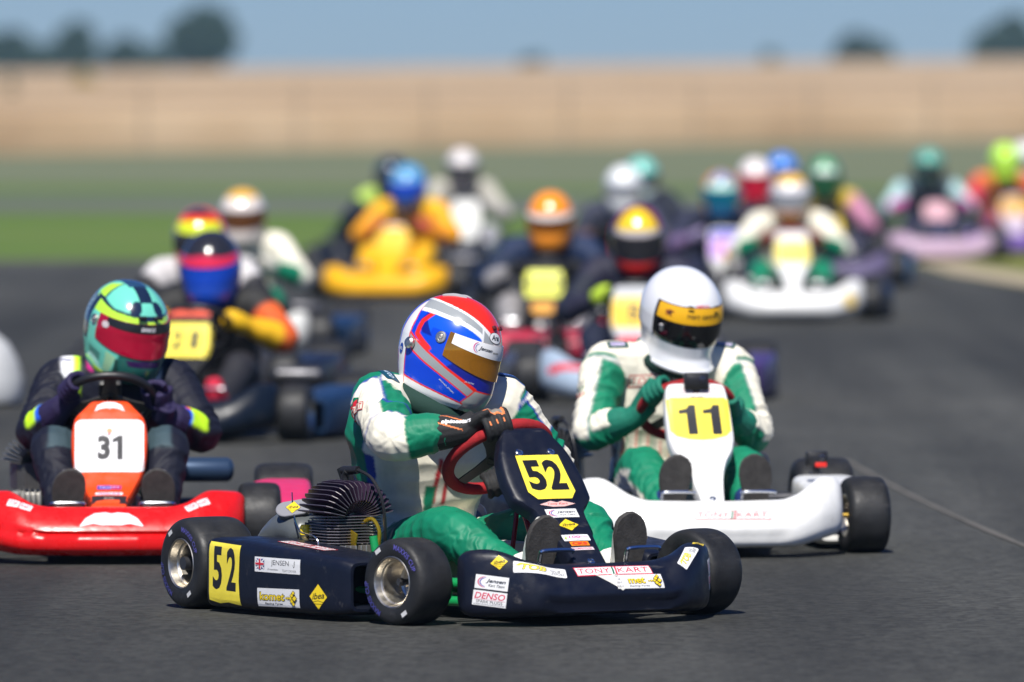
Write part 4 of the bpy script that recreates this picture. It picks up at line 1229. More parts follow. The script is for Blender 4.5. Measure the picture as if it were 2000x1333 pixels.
def body_mesh(J, vox, colour, puff=0.0, folds=.007, hands=False, feet=False, bulk=1.0, fabric=None, chestw=1.0):
    g = G()
    seg = 20
    ax = (J['sL'] - J['sR']).normalized()
    sp = [J['pelvis'] - Vector((.04, 0, .04)), J['pelvis'], J['waist'], J['chest'], J['top'], J['neck']]
    hw = [.13, .175, .160, .190, .165, .075]; hd = [.09, .125, .118, .128, .098, .065]
    path = smooth_path(sp, 5); m = len(path)
    tt = np.linspace(0, len(sp) - 1, m); hws = np.interp(tt, range(len(sp)), hw) * bulk * chestw; hds = np.interp(tt, range(len(sp)), hd) * bulk
    rings = []
    for i, p in enumerate(path):
        T = (path[min(i + 1, m - 1)] - path[max(i - 1, 0)]).normalized()
        f = i / (m - 1); A = Vector((0, 1, 0)).lerp(ax, min(1, f * 1.3)); A = (A - T * A.dot(T)).normalized(); B = A.cross(T)
        if B.x < 0: B = -B
        pf = puff * math.exp(-((f - .68) / .17) ** 2)
        r = []
        for k in range(seg):
            q = 2 * pi * k / seg; c, s = cos(q), sin(q)
            d = hds[i] + (pf if s < 0 else 0)
            r.append(p + A * (math.copysign(abs(c) ** .85, c) * (hws[i] + pf * .25)) + B * (math.copysign(abs(s) ** .9, s) * d))
        rings.append(r)
    g.loft(rings)
    b = bulk; lb = min(bulk, 1.0)
    for s in 'RL':
        S, E, Wr = J['s' + s], J['e' + s], J['w' + s]
        inn = J['top'].lerp(S, .55)
        g.tube(smooth_path([inn, S, S.lerp(E, .5) + Vector((0, 0, .004)), E, E.lerp(Wr, .42), E.lerp(Wr, .70), Wr - (Wr - E).normalized() * .03], 5), np.interp(np.linspace(0, 6, 31), range(7), [.078 * b, .086 * b, .072 * b, .064 * b, .060 * b, .050 * b, .034]), 16)
        Hh, K_, An = J['h' + s], J['k' + s], J['a' + s]
        g.tube(smooth_path([J['pelvis'].lerp(Hh, .7), Hh, Hh.lerp(K_, .5) + Vector((0, 0, .01)), K_, K_.lerp(An, .45) - Vector((0, 0, .006)), An], 5), np.interp(np.linspace(0, 5, 26), range(6), [.098 * lb, .103 * lb, .092 * lb, .076 * lb, .066 * lb, .052]), 16)
        if hands:
            d = (Wr - E).normalized()
            g.tube([Wr - d * .03, Wr + d * .03, Wr + d * .075, Wr + d * .10], [.040, .050, .048, .03], 10)
        if feet:
            g.tube([An + Vector((-.03, 0, -.03)), An + Vector((.05, 0, -.03)), An + Vector((.085, 0, .06)), An + Vector((.095, 0, .11))], [.045, .052, .048, .03], 10)
    g.tube([J['top'], J['neck'], J['neck'].lerp(J['head'], .6)], [.075, .066, .062], 14)
    g.tube(smooth_path([J['head'] - Vector((.01, 0, .09)), J['head'] - Vector((.01, 0, .06)), J['head'], J['head'] + Vector((-.01, 0, .06)), J['head'] + Vector((-.01, 0, .09))], 3), np.interp(np.linspace(0, 4, 13), range(5), [.05, .085, .095, .075, .03]), 14)
    me = remeshed(g, vox, 3 if vox < .008 else 1, "person")
    P = verts_np(me); Nn = normals_np(me)
    # which limb each point belongs to and where along it
    best = np.full(len(P), 1e9); limb = np.zeros(len(P), int); T = np.zeros(len(P)); Dv = np.zeros((len(P), 3))
    for i, (nm, a, b_, r) in enumerate(LIMBS):
        A, B = np.array(J[a]), np.array(J[b_]); AB = B - A; L2 = AB @ AB
        t = (P - A) @ AB / L2; tc = np.clip(t, -.05 if nm in ('fR', 'fL', 'cR', 'cL') else 0, 1.6 if nm[0] in 'fc' else 1)
        d = P - (A + tc[:, None] * AB); q = np.linalg.norm(d, axis=1) / r
        if nm[0] == 'u': q = np.where(t < .02, q + .6, q)
        if nm[0] == 't': q = np.where(t < .12, q + .3, q)
        w_ = q < best
        best[w_] = q[w_]; limb[w_] = i; T[w_] = t[w_]; Dv[w_] = d[w_]
    if folds > 0:
        D = np.zeros(len(P))
        for i in range(len(P)):
            l = limb[i]; t = T[i]; x, y, z = P[i]
            if l in (1, 2, 3, 4, 5, 6, 7, 8):
                L = 1.35 if l in (5, 6, 7, 8) else 1.0
                dx, dy, dz = Dv[i]; an = math.atan2(dz, dy + dx * .7)
                tw = t * L + .16 * math.sin(an + l) + .10 * noise.noise(Vector((x * 5, y * 5, z * 5 + l)))
                n = noise.noise(Vector((tw * 6.5, 1.1 * cos(an), 1.1 * sin(an) + l * 3.3)))
                n2 = noise.noise(Vector((tw * 15.0, 2.4 * cos(an) + l, 2.4 * sin(an))))
                k = .35 + .65 * max(0, min(1, .5 + 1.6 * noise.noise(Vector((x * 6 + l, y * 6, z * 6)))))
                jn = math.exp(-((t - (1 if l in (1, 3, 5, 7) else 0)) / .30) ** 2)
                if (l in (1, 3, 5, 7) and t > .93) or (l in (2, 4, 6, 8) and t < .06): k *= .4
                D[i] = k * (.85 if l > 4 else 1.0) * ((.5 - abs(n) * 2.2) * (.8 + .35 * jn) + (.3 - abs(n2) * 1.3) * (.30 + .25 * jn))
            elif l == 0:
                n = noise.noise(Vector((x * 7, y * 6, z * 13 + x * 6))); n2 = noise.noise(Vector((x * 15, y * 13 + 4, z * 26)))
                lowd = max(0, 1 - abs(t - .22) / .3)
                D[i] = (abs(n) * -1.7 + .55) * (.55 + 1.0 * lowd) + n2 * (.2 + .4 * lowd)
        P = P + Nn * (D * folds)[:, None]
        me.vertices.foreach_set("co", P.astype(np.float32).ravel())
    me.materials.append(fabric or SUIT)
    set_col(me, blur_cols(me, colour(limb, T, Dv, P, Nn), 1))
    me.update()
    return me

CREAM, GREEN, DKGRN, PIPE = (.76, .72, .59), (.004, .185, .095), (.003, .05, .03), (.02, .05, .30)
def suit_plain(torso, arms, fore=None, legs=None, glove=(.02, .02, .02), shoe=(.02, .02, .02), shoulder=None, neck=(.01, .01, .01), waist=None):
    fore = fore or arms; legs = legs or torso
    def f(limb, T, D, P, N):
        C = np.tile(np.array(torso, float), (len(P), 1))
        for l in (1, 3): C[limb == l] = arms
        for l in (2, 4): C[limb == l] = fore
        for l in (5, 6, 7, 8): C[limb == l] = legs
        if waist is not None: C[(limb == 0) & (T < .3)] = waist
        if shoulder is not None:
            C[((limb == 0) & (T > .8) & (np.abs(P[:, 1]) > .10)) | (((limb == 1) | (limb == 3)) & (T < .3))] = shoulder
        C[((limb == 2) | (limb == 4)) & (T > .97)] = glove
        C[((limb == 6) | (limb == 8)) & (T > 1.0)] = shoe
        C[limb == 9] = neck
        return C
    return f

def suit_tony(hero):
    def f(limb, T, D, P, N):
        n = len(P)
        C = np.tile(np.array(CREAM, float), (n, 1))
        y = P[:, 1]; back = N[:, 0] < -.12 - .35 * 0
        to = limb == 0
        # green back panel with blue piping
        sd = .34 if hero else -.3
        C[to & (N[:, 0] < sd + .06) & (T > .395)] = PIPE
        C[to & (N[:, 0] < sd) & (T > .42)] = GREEN
        C[to & (T < .10)] = (.01, .03, .10)
        if hero:
            # red and green flashes on the chest by the zip
            cx = np.abs(y) < .075
            z_ = P[:, 2]
            C[to & (N[:, 0] > .0) & inside(y, z_, [(-.150, .585), (-.125, .640), (-.055, .640), (-.060, .590)])] = (.72, .02, .015)
            C[to & (N[:, 0] > .0) & inside(y, z_, [(-.040, .57), (-.030, .64), (.0, .64), (.0, .57)])] = (.72, .02, .015)
            C[to & (N[:, 0] > .2) & (T > .40) & (T < .66) & (np.abs(y + .01) < .026)] = (.45, .02, .03)
            C[to & (N[:, 0] > .2) & (T > .40) & (T < .66) & (np.abs(y + .01) < .010)] = CREAM
            C[to & (N[:, 0] > .2) & (T > .36) & (T < .50) & (np.abs(y + .04) < .016)] = GREEN
        else:
            # thin green and red stripes over the stomach
            st = to & (N[:, 0] > .1) & (T < .52) & (T > .1)
            ph = np.mod(y, .040)
            C[st & (ph < .006)] = (.55, .06, .05)
            C[st & (ph > .013) & (ph < .018)] = GREEN
            C[st & (ph > .026) & (ph < .029)] = (.02, .05, .05)
        # green collar and shoulder yokes
        sh = to & (T > .79) & (np.abs(y) > .105) & (np.abs(y) < .21)
        C[to & (T > .95) & (np.abs(y) < .085)] = GREEN
        for l, s in ((1, -1), (3, 1)):
            u = limb == l
            d = D / np.maximum(1e-6, np.linalg.norm(D, axis=1))[:, None]
            front = d[:, 0]; outw = d[:, 1] * s; upw = d[:, 2]
            C[u] = CREAM
            # green front-inner panel edged with piping
            C[u & (outw < .30) & (front > -.2) & (T > .10)] = PIPE if hero else (.35, .38, .38)
            C[u & (outw < .22) & (front > -.12) & (T > .12)] = GREEN
            C[u & (upw < -.35)] = GREEN
            if hero: C[u & (front < -.55)] = (.012, .07, .42)
            if hero: C[u & (front < -.72)] = GREEN
            if hero:
                C[u & (T > .58) & (T < .61) & (front > .1)] = PIPE
                C[u & (T > .61) & (T < .86) & (front > .15)] = GREEN
                C[u & (T > .86)] = CREAM
                C[u & (T > .86) & (T < .875)] = PIPE
            C[u & (T < .09)] = PIPE if hero else (.4, .42, .42)
            C[u & (T < .06)] = GREEN
        for l, s in ((2, -1), (4, 1)):
            u = limb == l
            d = D / np.maximum(1e-6, np.linalg.norm(D, axis=1))[:, None]
            upw, outw = d[:, 2], d[:, 1] * s
            if hero:
                C[u] = GREEN
                C[u & (T < .24)] = CREAM
                C[u & (T > .21) & (T < .235)] = PIPE
                C[u & (T > .05) & (T < .065)] = PIPE
            else:
                C[u] = CREAM
                C[u & (upw < -.12)] = (.02, .04, .08)
                C[u & (upw < -.22)] = GREEN
                C[u & (T > .74)] = CREAM
        for l, s in ((5, -1), (7, 1), (6, -1), (8, 1)):
            u = limb == l
            C[u] = GREEN
            d = D / np.maximum(1e-6, np.linalg.norm(D, axis=1))[:, None]
            C[u & (d[:, 1] * s > .55) & (d[:, 2] < .05)] = GREEN if hero else (.3, .33, .32)
            C[u & (d[:, 1] * s > .62) & (d[:, 2] < -.02)] = GREEN if hero else CREAM
        C[limb == 9] = DKGRN
        return C
    return f

def suit_31(limb, T, D, P, N):
    nv, sl, lime, bl = (.006, .007, .017), (.04, .07, .085), (.50, .85, .02), (.01, .09, .62)
    C = np.tile(np.array(nv, float), (len(P), 1))
    d = D / np.maximum(1e-6, np.linalg.norm(D, axis=1))[:, None]
    for l, s in ((5, -1), (7, 1)):
        u = limb == l
        C[u & (d[:, 1] * s < .15) & (T > .2)] = sl
    for l, s in ((2, -1), (4, 1)):
        u = limb == l; up = (d[:, 2] > -.15) & (d[:, 1] * s > -.5)
        C[u & up & (T > .04) & (T < .56)] = lime
        C[u & up & (T > .56)] = bl
        if s > 0: C[u & up & (T > .52) & (T < .64) & (d[:, 2] > .75)] = (.7, .02, .03)
    C[(limb == 0) & (T > .80) & (np.abs(P[:, 1]) > .125) & (np.abs(P[:, 1]) < .165)] = (.72, .72, .75)
    C[(limb == 0) & (T > .80) & (P[:, 1] < -.105) & (P[:, 1] > -.125)] = lime
    C[(limb == 0) & (T > .96) & (np.abs(P[:, 1]) < .08)] = (.55, .01, .20)
    C[limb == 9] = (.55, .01, .22)
    return C

def glove(person, wrist, elbow, grip, tang, sgn, colour, vox=.0036, rr=.0145, name="glove"):
    """gauntlet and five fingers closed round the steering wheel rim"""
    W, E, Gp = Vector(wrist), Vector(elbow), Vector(grip)
    T = Vector(tang).normalized()
    A = (Gp - W); A = (A - T * A.dot(T)).normalized()
    N = T.cross(A).normalized()
    if N.z < 0: N = -N
    d = (W - E).normalized()
    def at(a, n, t): return Gp + A * a + N * n + T * t
    g = G()
    palm = at(-.055, .030, 0)
    g.tube([W - d * .088, W - d * .045, W, W.lerp(palm, .5)], [.055, .051, .041, .036], 14)
    # palm: flattened lofted block from wrist to knuckles
    rings = []
    for f, hw, ht in ((0, .030, .026), (.35, .038, .024), (.7, .043, .021), (1.0, .041, .017)):
        c = W.lerp(at(-.022, .036, 0), f)
        X = (at(-.022, .036, 0) - W).normalized(); S = (T - X * T.dot(X)).normalized(); U_ = X.cross(S)
        rings.append([c + S * (hw * cos(q)) + U_ * (ht * sin(q)) for q in [2 * pi * k / 16 for k in range(16)]])
    g.loft(rings)
    R = rr + .0095
    lens = [1.0, 1.08, 1.04, .92]
    for k in range(4):
        t = (k - 1.5) * .0215
        n = lens[k]
        g.tube(smooth_path([at(-.034, .034, t * .95), at(-.012, R + .014 * n, t), at(R * .75, R * .95, t), at(R * 1.12, -.004, t), at(R * .55, -R * 1.02, t), at(-.010, -R * 1.0, t)], 4),
               np.interp(np.linspace(0, 5, 21), range(6), [.0115, .0118, .0108, .0102, .0096, .008]), 10)
        kn = at(-.012, R + .016 * n, t)
        g.tube([kn - A * .008, kn + A * .008], [.0115, .011], 10)
    ts = -1 if sgn < 0 else 1
    g.tube(smooth_path([W.lerp(palm, .55) - N * .004 + T * .026 * -ts, at(-.045, .006, -ts * .046), at(-.022, -.012, -ts * .044), at(-.002, -.026, -ts * .036)], 4), np.interp(np.linspace(0, 3, 13), range(4), [.015, .0135, .0118, .009]), 10)
    me = remeshed(g, vox, 1, name)
    P = verts_np(me)
    me.materials.append(GLOVE)
    set_col(me, colour(P, (W, d, Gp, A, N, T)))
    o = link(name, me, person)
    return o, bvh_of(me), (A, N, T, d)

def glove_flat(col, cuff=None):
    def f(P, fr):
        C = np.tile(np.array(col, float), (len(P), 1))
        if cuff is not None:
            W, d = np.array(fr[0]), np.array(fr[1])
            C[(P - W) @ d < -.068] = cuff
        return C
    return f

def shoe(person, ankle, up, white, sole_m, upper_m, s):
    """racing boot with its sole to the front: sole outline extruded, upper lofted to the ankle"""
    A = Vector(ankle); L = Vector(up).normalized(); Wd = Vector((0, 1, 0)); S = Wd.cross(L).normalized()
    if S.x < 0: S = -S
    heel = A + S * .045 - L * .075
    # width table along the sole 0..1, length .285
    tb = [0, .04, .12, .28, .45, .62, .75, .87, .95, 1.0]; wt = [.014, .033, .043, .042, .041, .051, .056, .051, .036, .010]
    off = [0, 0, 0, -.002, -.004, -.003, 0, .003, .005, .006]
    Ln = .285
    def prof(t): return float(cr(tb, wt, t)), float(cr(tb, off, t)) * -s
    ts = [0, .01, .03, .06, .1, .16, .24, .34, .45, .55, .65, .75, .83, .9, .95, .98, 1.0]
    def ring(sc, h, bend=0):
        o = []
        for sg in (1, -1):
            for t in (ts if sg > 0 else ts[::-1]):
                w_, c = prof(t)
                o.append(heel + L * (Ln * (.5 + (t - .5) * sc)) + Wd * (c + sg * w_ * sc) + S * (h - .018 * max(0, t - .7) ** 1.0 * 1.2))
        return o
    g = G(); g.loft([ring(.985, -.014), ring(1.0, -.009), ring(1.0, -.002), ring(.97, .003)])
    so = g.build("shoe_sole", sole_m, person, angle=40)
    g = G()
    rings = []
    for t, hh, wsc in ((.02, .05, .7), (.08, .085, .95), (.2, .10, 1.0), (.34, .095, 1.0), (.48, .075, .98), (.62, .058, .97), (.76, .046, .95), (.88, .036, .9), (.97, .022, .7)):
        w_, c = prof(min(.94, max(.06, t))); w_ *= wsc
        base = heel + L * (Ln * t) - S * .008 + Wd * c
        base = base - S * (.018 * max(0, t - .7) * 1.2)
        rings.append([base + Wd * (w_ * cos(q)) - S * (hh * (sin(q) if sin(q) > 0 else sin(q) * .08)) for q in [2 * pi * k / 18 for k in range(18)]])
    g.loft(rings)
    # boot shaft to the ankle
    g.tube([heel + L * .06 - S * .05, A, A - (S * .07) + L * .045], [.044, .05, .05], 14)
    up_o = g.build("shoe", upper_m, person, angle=60)
    so.parent = up_o
    so.name = "sole"
    return up_o

# ================================================================== the three leading karts
def RU(N, R):
    """upward direction of a sticker whose text runs along R"""
    return Vector(N).normalized().cross(Vector(R)).normalized()

def digits(num, w, h, ink=INK, cx=0, cy=0, gap=.08, bold=.045):
    out = []; n = len(num); cw = (w - gap * w * (n - 1)) / n
    for i, ch in enumerate(num):
        x = cx - w / 2 + cw * (i + .5) + gap * w * i
        out.append(txt(ch, x, cy, cw * (.62 if ch == '1' else 1), h, ink, bold))
    return out

GREENF = mat("green_frame_paint", (.01, .28, .08), .25, coat=.5)
NAVYP = plastic("navy_plastic", (.005, .007, .017), .42, .4)
WHITEP = plastic("white_plastic", (.74, .74, .72), .32)
REDP = plastic("red_plastic", (.68, .010, .012), .30)
ORANGEP = plastic("orange_plastic", (.80, .065, .008), .35)
SUEDE = mat("red_suede", (.30, .006, .010), .85, bump=.4, bscale=200, var=.15, vscale=60)
GOLDV = mat("gold_mirror_visor", (.66, .27, .025), .05, metal=.75, coat=.5)
REDV = mat("red_mirror_visor", (.60, .010, .05), .10, metal=.45, coat=.5)
DARKV = mat("dark_visor", (.006, .006, .007), .06, coat=.4)
BLUEV = mat("blue_mirror_visor", (.01, .08, .65), .14, metal=.4, coat=.5)

# ---------------------------------------------------------------- number 52
H52 = kart(dict(at=(-.424, 27.98, 32), hi=True, label="dark navy kart with yellow 52 plates leading the field, front wheels turned", bumper=NAVYP, nose=NAVYP, nstyle='old52', bstyle='old', frame=GREENF, blow=True, swt=.0185,
                steer=12, letter=True, gold=False, fin=FIN, swc=(.72, 0, .468), swn=(-.64, 0, .77), swr=.157, swrot=40, swm=SUEDE, colm=mat("red_column", (.35, .01, .015), .5), ftrack=.505,
                pedals=[(1.225, .185, .215), (1.225, -.115, .215)], engine_y=.375, engine_x=.465,
                bolts=[(-.055, (.925, .485)), (.055, (.925, .485)), (.0, (1.235, .178))]))
K = H52['root']
pb, pp, nb = H52['bumper_bvh'], H52['podr_bvh'], H52['nose_bvh']
po = H52['podr']
Nr = (0, -1, 0)
sticker(po, pp, (.268, -.68, .121), Nr, (.02, 0, 1), [('poly', [(-.092, .088), (-.09, -.086), (-.03, -.093), (.02, -.087), (.092, -.092), (.083, -.02), (.088, .086)], YEL2)] + digits("52", .135, .128, cy=.012, gap=.2, bold=.03))
sticker(po, pp, (.555, -.68, .155), Nr, (0, 0, 1), [rect(-.116, -.022, .116, .022, WHITE)] + flag_uk(-.087, .002, .044, .030) +
        [txt("JENSEN  .J", .030, .006, .118, .019, INK, -.004), txt("Competition", -.020, -.013, .055, .006, INK, .0, .4), txt("TEAM DRIVER", .062, -.014, .070, .007, GREY, 0)])
sticker(po, pp, (.560, -.68, .060), Nr, (-.02, 0, 1), L_komet(.215, .054))
sticker(po, pp, (.755, -.67, .072), Nr, (0, 0, 1), L_ibea(.080, .078))
sticker(po, pp, (.545, -.56, .24), (0, -.25, 1), (0, .9, .3), L_tony(.26, .05))
sticker(H52['podl'], H52['podl_bvh'], (.60, .52, .24), (0, .1, 1), (-.75, .6, 0), [txt("JIM", 0, 0, .15, .055, YEL, .03, .15)])
bo = H52['bumper']
def bs(x, y, z, N, U, layers): return sticker(bo, pb, (x, y, z), N, U, layers)
Ne = (.80, -.58, .12)
bs(1.285, -.372, .130, Ne, (.05, .12, 1), L_jensen(.098, .040))
bs(1.285, -.380, .084, Ne, (.05, .12, 1), L_denso(.100, .043))
bs(1.27, -.340, .176, (.80, -.42, .42), (-.3, .1, 1), L_ibea(.052, .044))
bs(1.32, -.235, .158, (.84, -.15, .52), RU((.84, -.15, .52), (.16, 1, -.13)), L_tob(.170, .034))
bs(1.34, .012, .158, (.80, 0, .60), (-.6, 0, .8), L_tony(.262, .036))
bs(1.36, .085, .122, (.90, 0, .42), (-.42, 0, .9), L_komet(.165, .046, True))
bs(1.36, -.010, .124, (.90, 0, .42), (-.42, 0, .9), [('poly', [(-.055, .030), (.03, .026), (.035, -.026), (.028, -.030)], (.70, .68, .62))])
bs(1.30, .285, .178, (.80, .05, .58), RU((.80, .05, .58), (-.35, .70, .60)), L_tob(.105, .034))
bs(1.24, .362, .212, (.72, .25, .62), RU((.72, .25, .62), (-.35, .8, -.1)), L_ibea(.060, .034))
bs(1.26, .405, .15, (.80, .55, .15), RU((.80, .55, .15), (-.4, .75, .2)), [])if False else None
bs(1.25, .405, .158, (.92, .34, .15), (.1, -.25, 1), L_jensen(.060, .044) )
bs(1.25, .412, .112, (.92, .34, .15), (.1, -.25, 1), L_denso(.060, .044))
no = H52['nose_o']
Nn = Vector((.75, 0, .66))
def ns(x, z, layers, y=0): return sticker(no, nb, (x, y, z), Nn, (-.66, 0, .75), layers)
ns(.985, .416, [('poly', [(-.076, .082), (.076, .082), (.084, -.055), (.060, -.084), (-.060, -.084), (-.084, -.055)], INK), ('poly', [(-.074, .080), (.074, .080), (.082, -.054), (.059, -.082), (-.059, -.082), (-.082, -.054)], YEL2)] + digits("52", .128, .112, cy=.006, gap=.05, bold=.04))
ns(1.052, .339, [('poly', [(-.062, 0), (-.02, .012), (0, .006), (.02, .012), (.062, 0), (.02, -.010), (-.02, -.010)], (.75, .45, .42)), txt("Tony Kart", 0, 0, .07, .010, (.45, .02, .02), .01, .2)])
ns(1.078, .314, L_jensen(.108, .033))
ns(1.113, .281, L_ibea(.072, .050))
ns(1.153, .244, [rrect(-.046, -.013, .046, .013, .003, WHITE), txt("100", -.005, .003, .04, .011, MAG, .02, .15), txt("NATIONAL", .028, .002, .03, .005, MAG, 0), txt("KART CLUB RACING", 0, -.008, .08, .004, GREY, 0), ('poly', [(-.042, -.004), (-.03, .01), (-.034, -.006)], (.4, .5, .05))])
ns(1.172, .227, [rect(-.032, -.009, .032, .009, (.80, .22, .01)), txt("CKS", 0, 0, .052, .012, (.75, .02, .02), .05)])
ns(1.188, .212, [rect(-.038, -.006, .038, .006, (.72, .6, .62)), txt("COMPETITION", 0, 0, .062, .006, (.5, .02, .1), .01)])
add_airbox(K, -.415, True); add_carb(K, -.40)
# yellow and gold chain guard parts, kill lead with a red plug
g = G()
g.box((.545, -.40, .225), (.05, .006, .05), Matrix.Rotation(.3, 3, 'Y'), .002); g.tube(smooth_path([(.53, -.36, .27), (.56, -.34, .285), (.585, -.33, .25), (.58, -.33, .20)], 4), .006, 8)
g.build("chain_guard", mat("gold_guard", (.55, .38, .03), .3, metal=.8), K)
g = G(); g.tube([(.575, -.345, .235), (.58, -.34, .19)], .013, 10); g.build("guard_bracket", GREENF, K)

J = default_pose(pelvis=(.21, 0, .14), waist=(.255, .005, .31), chest=(.315, .0, .49), top=(.375, .0, .605), neck=(.42, .0, .67), head=(.455, .0, .765),
                 sR=(.375, -.195, .625), sL=(.43, .19, .61), eR=(.615, -.305, .525), eL=(.47, .35, .42), wR=(.760, -.140, .553), wL=(.565, .175, .40),
                 hR=(.29, -.10, .135), hL=(.29, .10, .135), kR=(.80, -.21, .250), kL=(.80, .24, .265), aR=(1.09, -.115, .112), aL=(1.09, .185, .115))
P52m = body_mesh(J, .0048, suit_tony(True), puff=.115, folds=.010, fabric=SATIN, bulk=1.08, chestw=1.08)
P52 = link("person", P52m, None, K.matrix_world.copy())
P52.matrix_world = K.matrix_basis
tag(P52, "person in green and cream racing suit, red gripped wheel, driving the navy 52 kart", "person", "drivers in the karts")
V2 = Vector((.77, 0, .64)); Cw = Vector((.72, 0, .468))
q = rad(26)
gR = Cw + .157 * (Vector((0, -1, 0)) * sin(q) + V2 * cos(q)); tR = Vector((0, -1, 0)) * cos(q) - V2 * sin(q)
def glove52(P, fr):
    C = np.tile(np.array((.011, .011, .012), float), (len(P), 1))
    W, d, Gp, A, N, T = [np.array(v) for v in fr]
    R = P - W; a = R @ d; n = (P - Gp) @ N; t = (P - Gp) @ T; aa = (P - Gp) @ A
    C[a < -.080] = (.20, .19, .18)
    org = (.80, .22, .06)
    th = np.arctan2(R @ np.array(Vector(d).cross(Vector((0, 0, 1))).normalized()), R @ np.array((0, 0, 1)))
    for off, w_ in ((.75, .05), (1.55, .05)):
        C[(a < .0) & (a > -.075) & (np.abs(th - off - a * 6) < w_)] = org
    # reflective knuckle patch edged in orange
    e = np.maximum(np.abs(aa + .030 + t * .3) / .026, np.abs(t) / .030)
    C[(n > .018) & (e < 1.0)] = org
    C[(n > .018) & (e < .80)] = (.22, .20, .17)
    for tt_ in (-.0215, .0, .0215):
        C[(n > .0) & (aa > .010) & (aa < .022) & (np.abs(t - tt_) < .0022)] = org
    return C
go, gb, gf = glove(P52, J['wR'], J['eR'], gR, tR, -1, glove52, vox=.0032)
cam_side = Vector((.30, -.80, .5))
axis = (J['wR'] - J['eR']).normalized()
sticker(go, gb, J['wR'] + axis * .002 + cam_side * .04, cam_side, RU(cam_side, axis), [txt("alpinestars", 0, 0, .082, .018, (.7, .7, .7), .04, .25)], cut=.006, lift=.0016)
gL = Cw - .157 * (Vector((0, -1, 0)) * sin(q) + V2 * cos(q))
glove(P52, J['wL'], J['eL'], gL, tR, 1, glove_flat((.011, .011, .012)), vox=.0045)
WSHOE = mat("white_boot_leather", (.68, .67, .62), .45, bump=.2, bscale=60, var=.1, vscale=25)
shoe(P52, J['aR'], (.16, .03, 1), 0, SOLE, WSHOE, -1); shoe(P52, J['aL'], (.16, .05, 1), 0, SOLE, WSHOE, 1)
h = helmet(P52, (.470, -.005, .785), 34, 19, -5, paint_hero, 2, GOLDV, strip=(.60, WHITE, .93), scale=.99, tall=1.07)
h_sticker(h, 0, .0365, [txt("Jensen", -.012, -.001, .052, .013, INK, .012, .35), txt("kart team", .033, -.003, .028, .006, INK, .005, .3), arc(-.043, 0, .012, .012, 100, 260, .0022, MAG), arc(-.040, 0, .011, .010, 105, 255, .002, (.05, .04, .35))], on='visor', lift=.0016) if False else None
h_sticker(h, -30, .034, [txt("Jensen", .0, 0, .052, .0135, INK, .014, .35), txt("kart team", .044, -.002, .028, .007, INK, .005, .3), arc(-.026, 0, .017, .015, 100, 260, .0032, MAG), arc(-.022, 0, .015, .012, 105, 255, .002, (.05, .04, .35))], on='visor', lift=.0016)
h_sticker(h, -12, .078, [oval(0, 0, .058, .034, INK), oval(0, 0, .055, .031, WHITE), txt("Arai", 0, .001, .040, .016, INK, .03, .25)])
h_sticker(h, -62, -.098, [txt("MICHAEL JENSEN", 0, 0, .060, .0055, (.6, .6, .65), .01, .2, -24)])
h_sticker(h, -38, -.068, [txt("J.R. RACING", 0, 0, .030, .006, (.6, .6, .65), .01, .2)])
h_sticker(h, -140, -.045, [oval(0, 0, .026, .032, (.5, .5, .5)), oval(0, 0, .024, .030, (.01, .05, .3)), txt("SNELL", 0, 0, .018, .008, WHITE, .02)])
g = G()                               # clear top spoiler, brow vents, side knob
for s in (1, -1):
    g.tube(smooth_path([(.0, s * .02, .146), (-.03, s * .03, .144), (-.07, s * .04, .132)], 4), [.004, .005, .006, .007, .007, .007, .006, .005, .003], 8)
g.build("top_vent", mat("smoked_vent", (.35, .36, .37), .15), h['o'])
g = G()
for s in (1, -1):
    x, y = .118, s * .022
    g.box((x, y, .098), (.012, .020, .007), Matrix.Rotation(.75, 3, 'Y'), .002)
g.build("brow_vent", mat("vent_red_shade", (.10, .006, .006), .5), h['o'])
for s in (1, -1):
    g = G(); g.lathe([(.017, 0), (.017, .010), (.012, .016), (.001, .017)], 20, Matrix.Translation((-.085, s * .118, -.02)) @ Vector((-.4, s, 0)).to_track_quat('Z', 'Y').to_matrix().to_4x4())
    g.build("side_vent", ALU, h['o'])
# padded neck collar
g = G()
cr_ = [h['M'] @ Vector((-.012 + .108 * cos(t), .092 * sin(t), -.172 - .012 * cos(t))) for t in np.linspace(0, 2 * pi, 30)]
g.tube(cr_, .036, 14); g.build("neck_brace", mat("dark_green_collar", (.003, .030, .021), .85, bump=.2), P52)
# suit lettering
pbv = bvh_of(P52m)
sticker(P52, pbv, (.40, -.30, .60), (.15, -.85, .5), RU((.15, -.85, .5), (.85, .1, .15)), [('poly', [(-.03, .012), (-.01, .034), (.02, .034), (.035, .012)], GRN), ('poly', [(-.05, -.025), (-.035, .012), (-.005, .018), (.015, .030), (.03, .012), (-.02, 0), (-.035, -.025)], RED), rect(-.04, -.016, .062, .008, RED), rect(-.038, -.014, .060, .006, CREAM), txt("TONY/KART", .010, -.004, .090, .015, RED, .01, .15)], cut=.008, lift=.002)
sticker(P52, pbv, (.39, -.185, .70), (.1, -.45, .9), RU((.1, -.45, .9), (1, -.2, -.1)), [rrect(-.055, -.017, .055, .017, .008, (.008, .06, .10)), txt("sparco", .008, 0, .07, .016, (.45, .55, .65), .02, .2)], cut=.008, lift=.002)
sticker(P52, pbv, (.43, .20, .68), (.75, .2, .65), RU((.75, .2, .65), (-.2, 1, -.3)), [rrect(-.04, -.018, .04, .018, .008, (.006, .02, .06)), txt("sparco", 0, 0, .055, .014, (.1, .2, .6), .02, .2)], cut=.008, lift=.002)

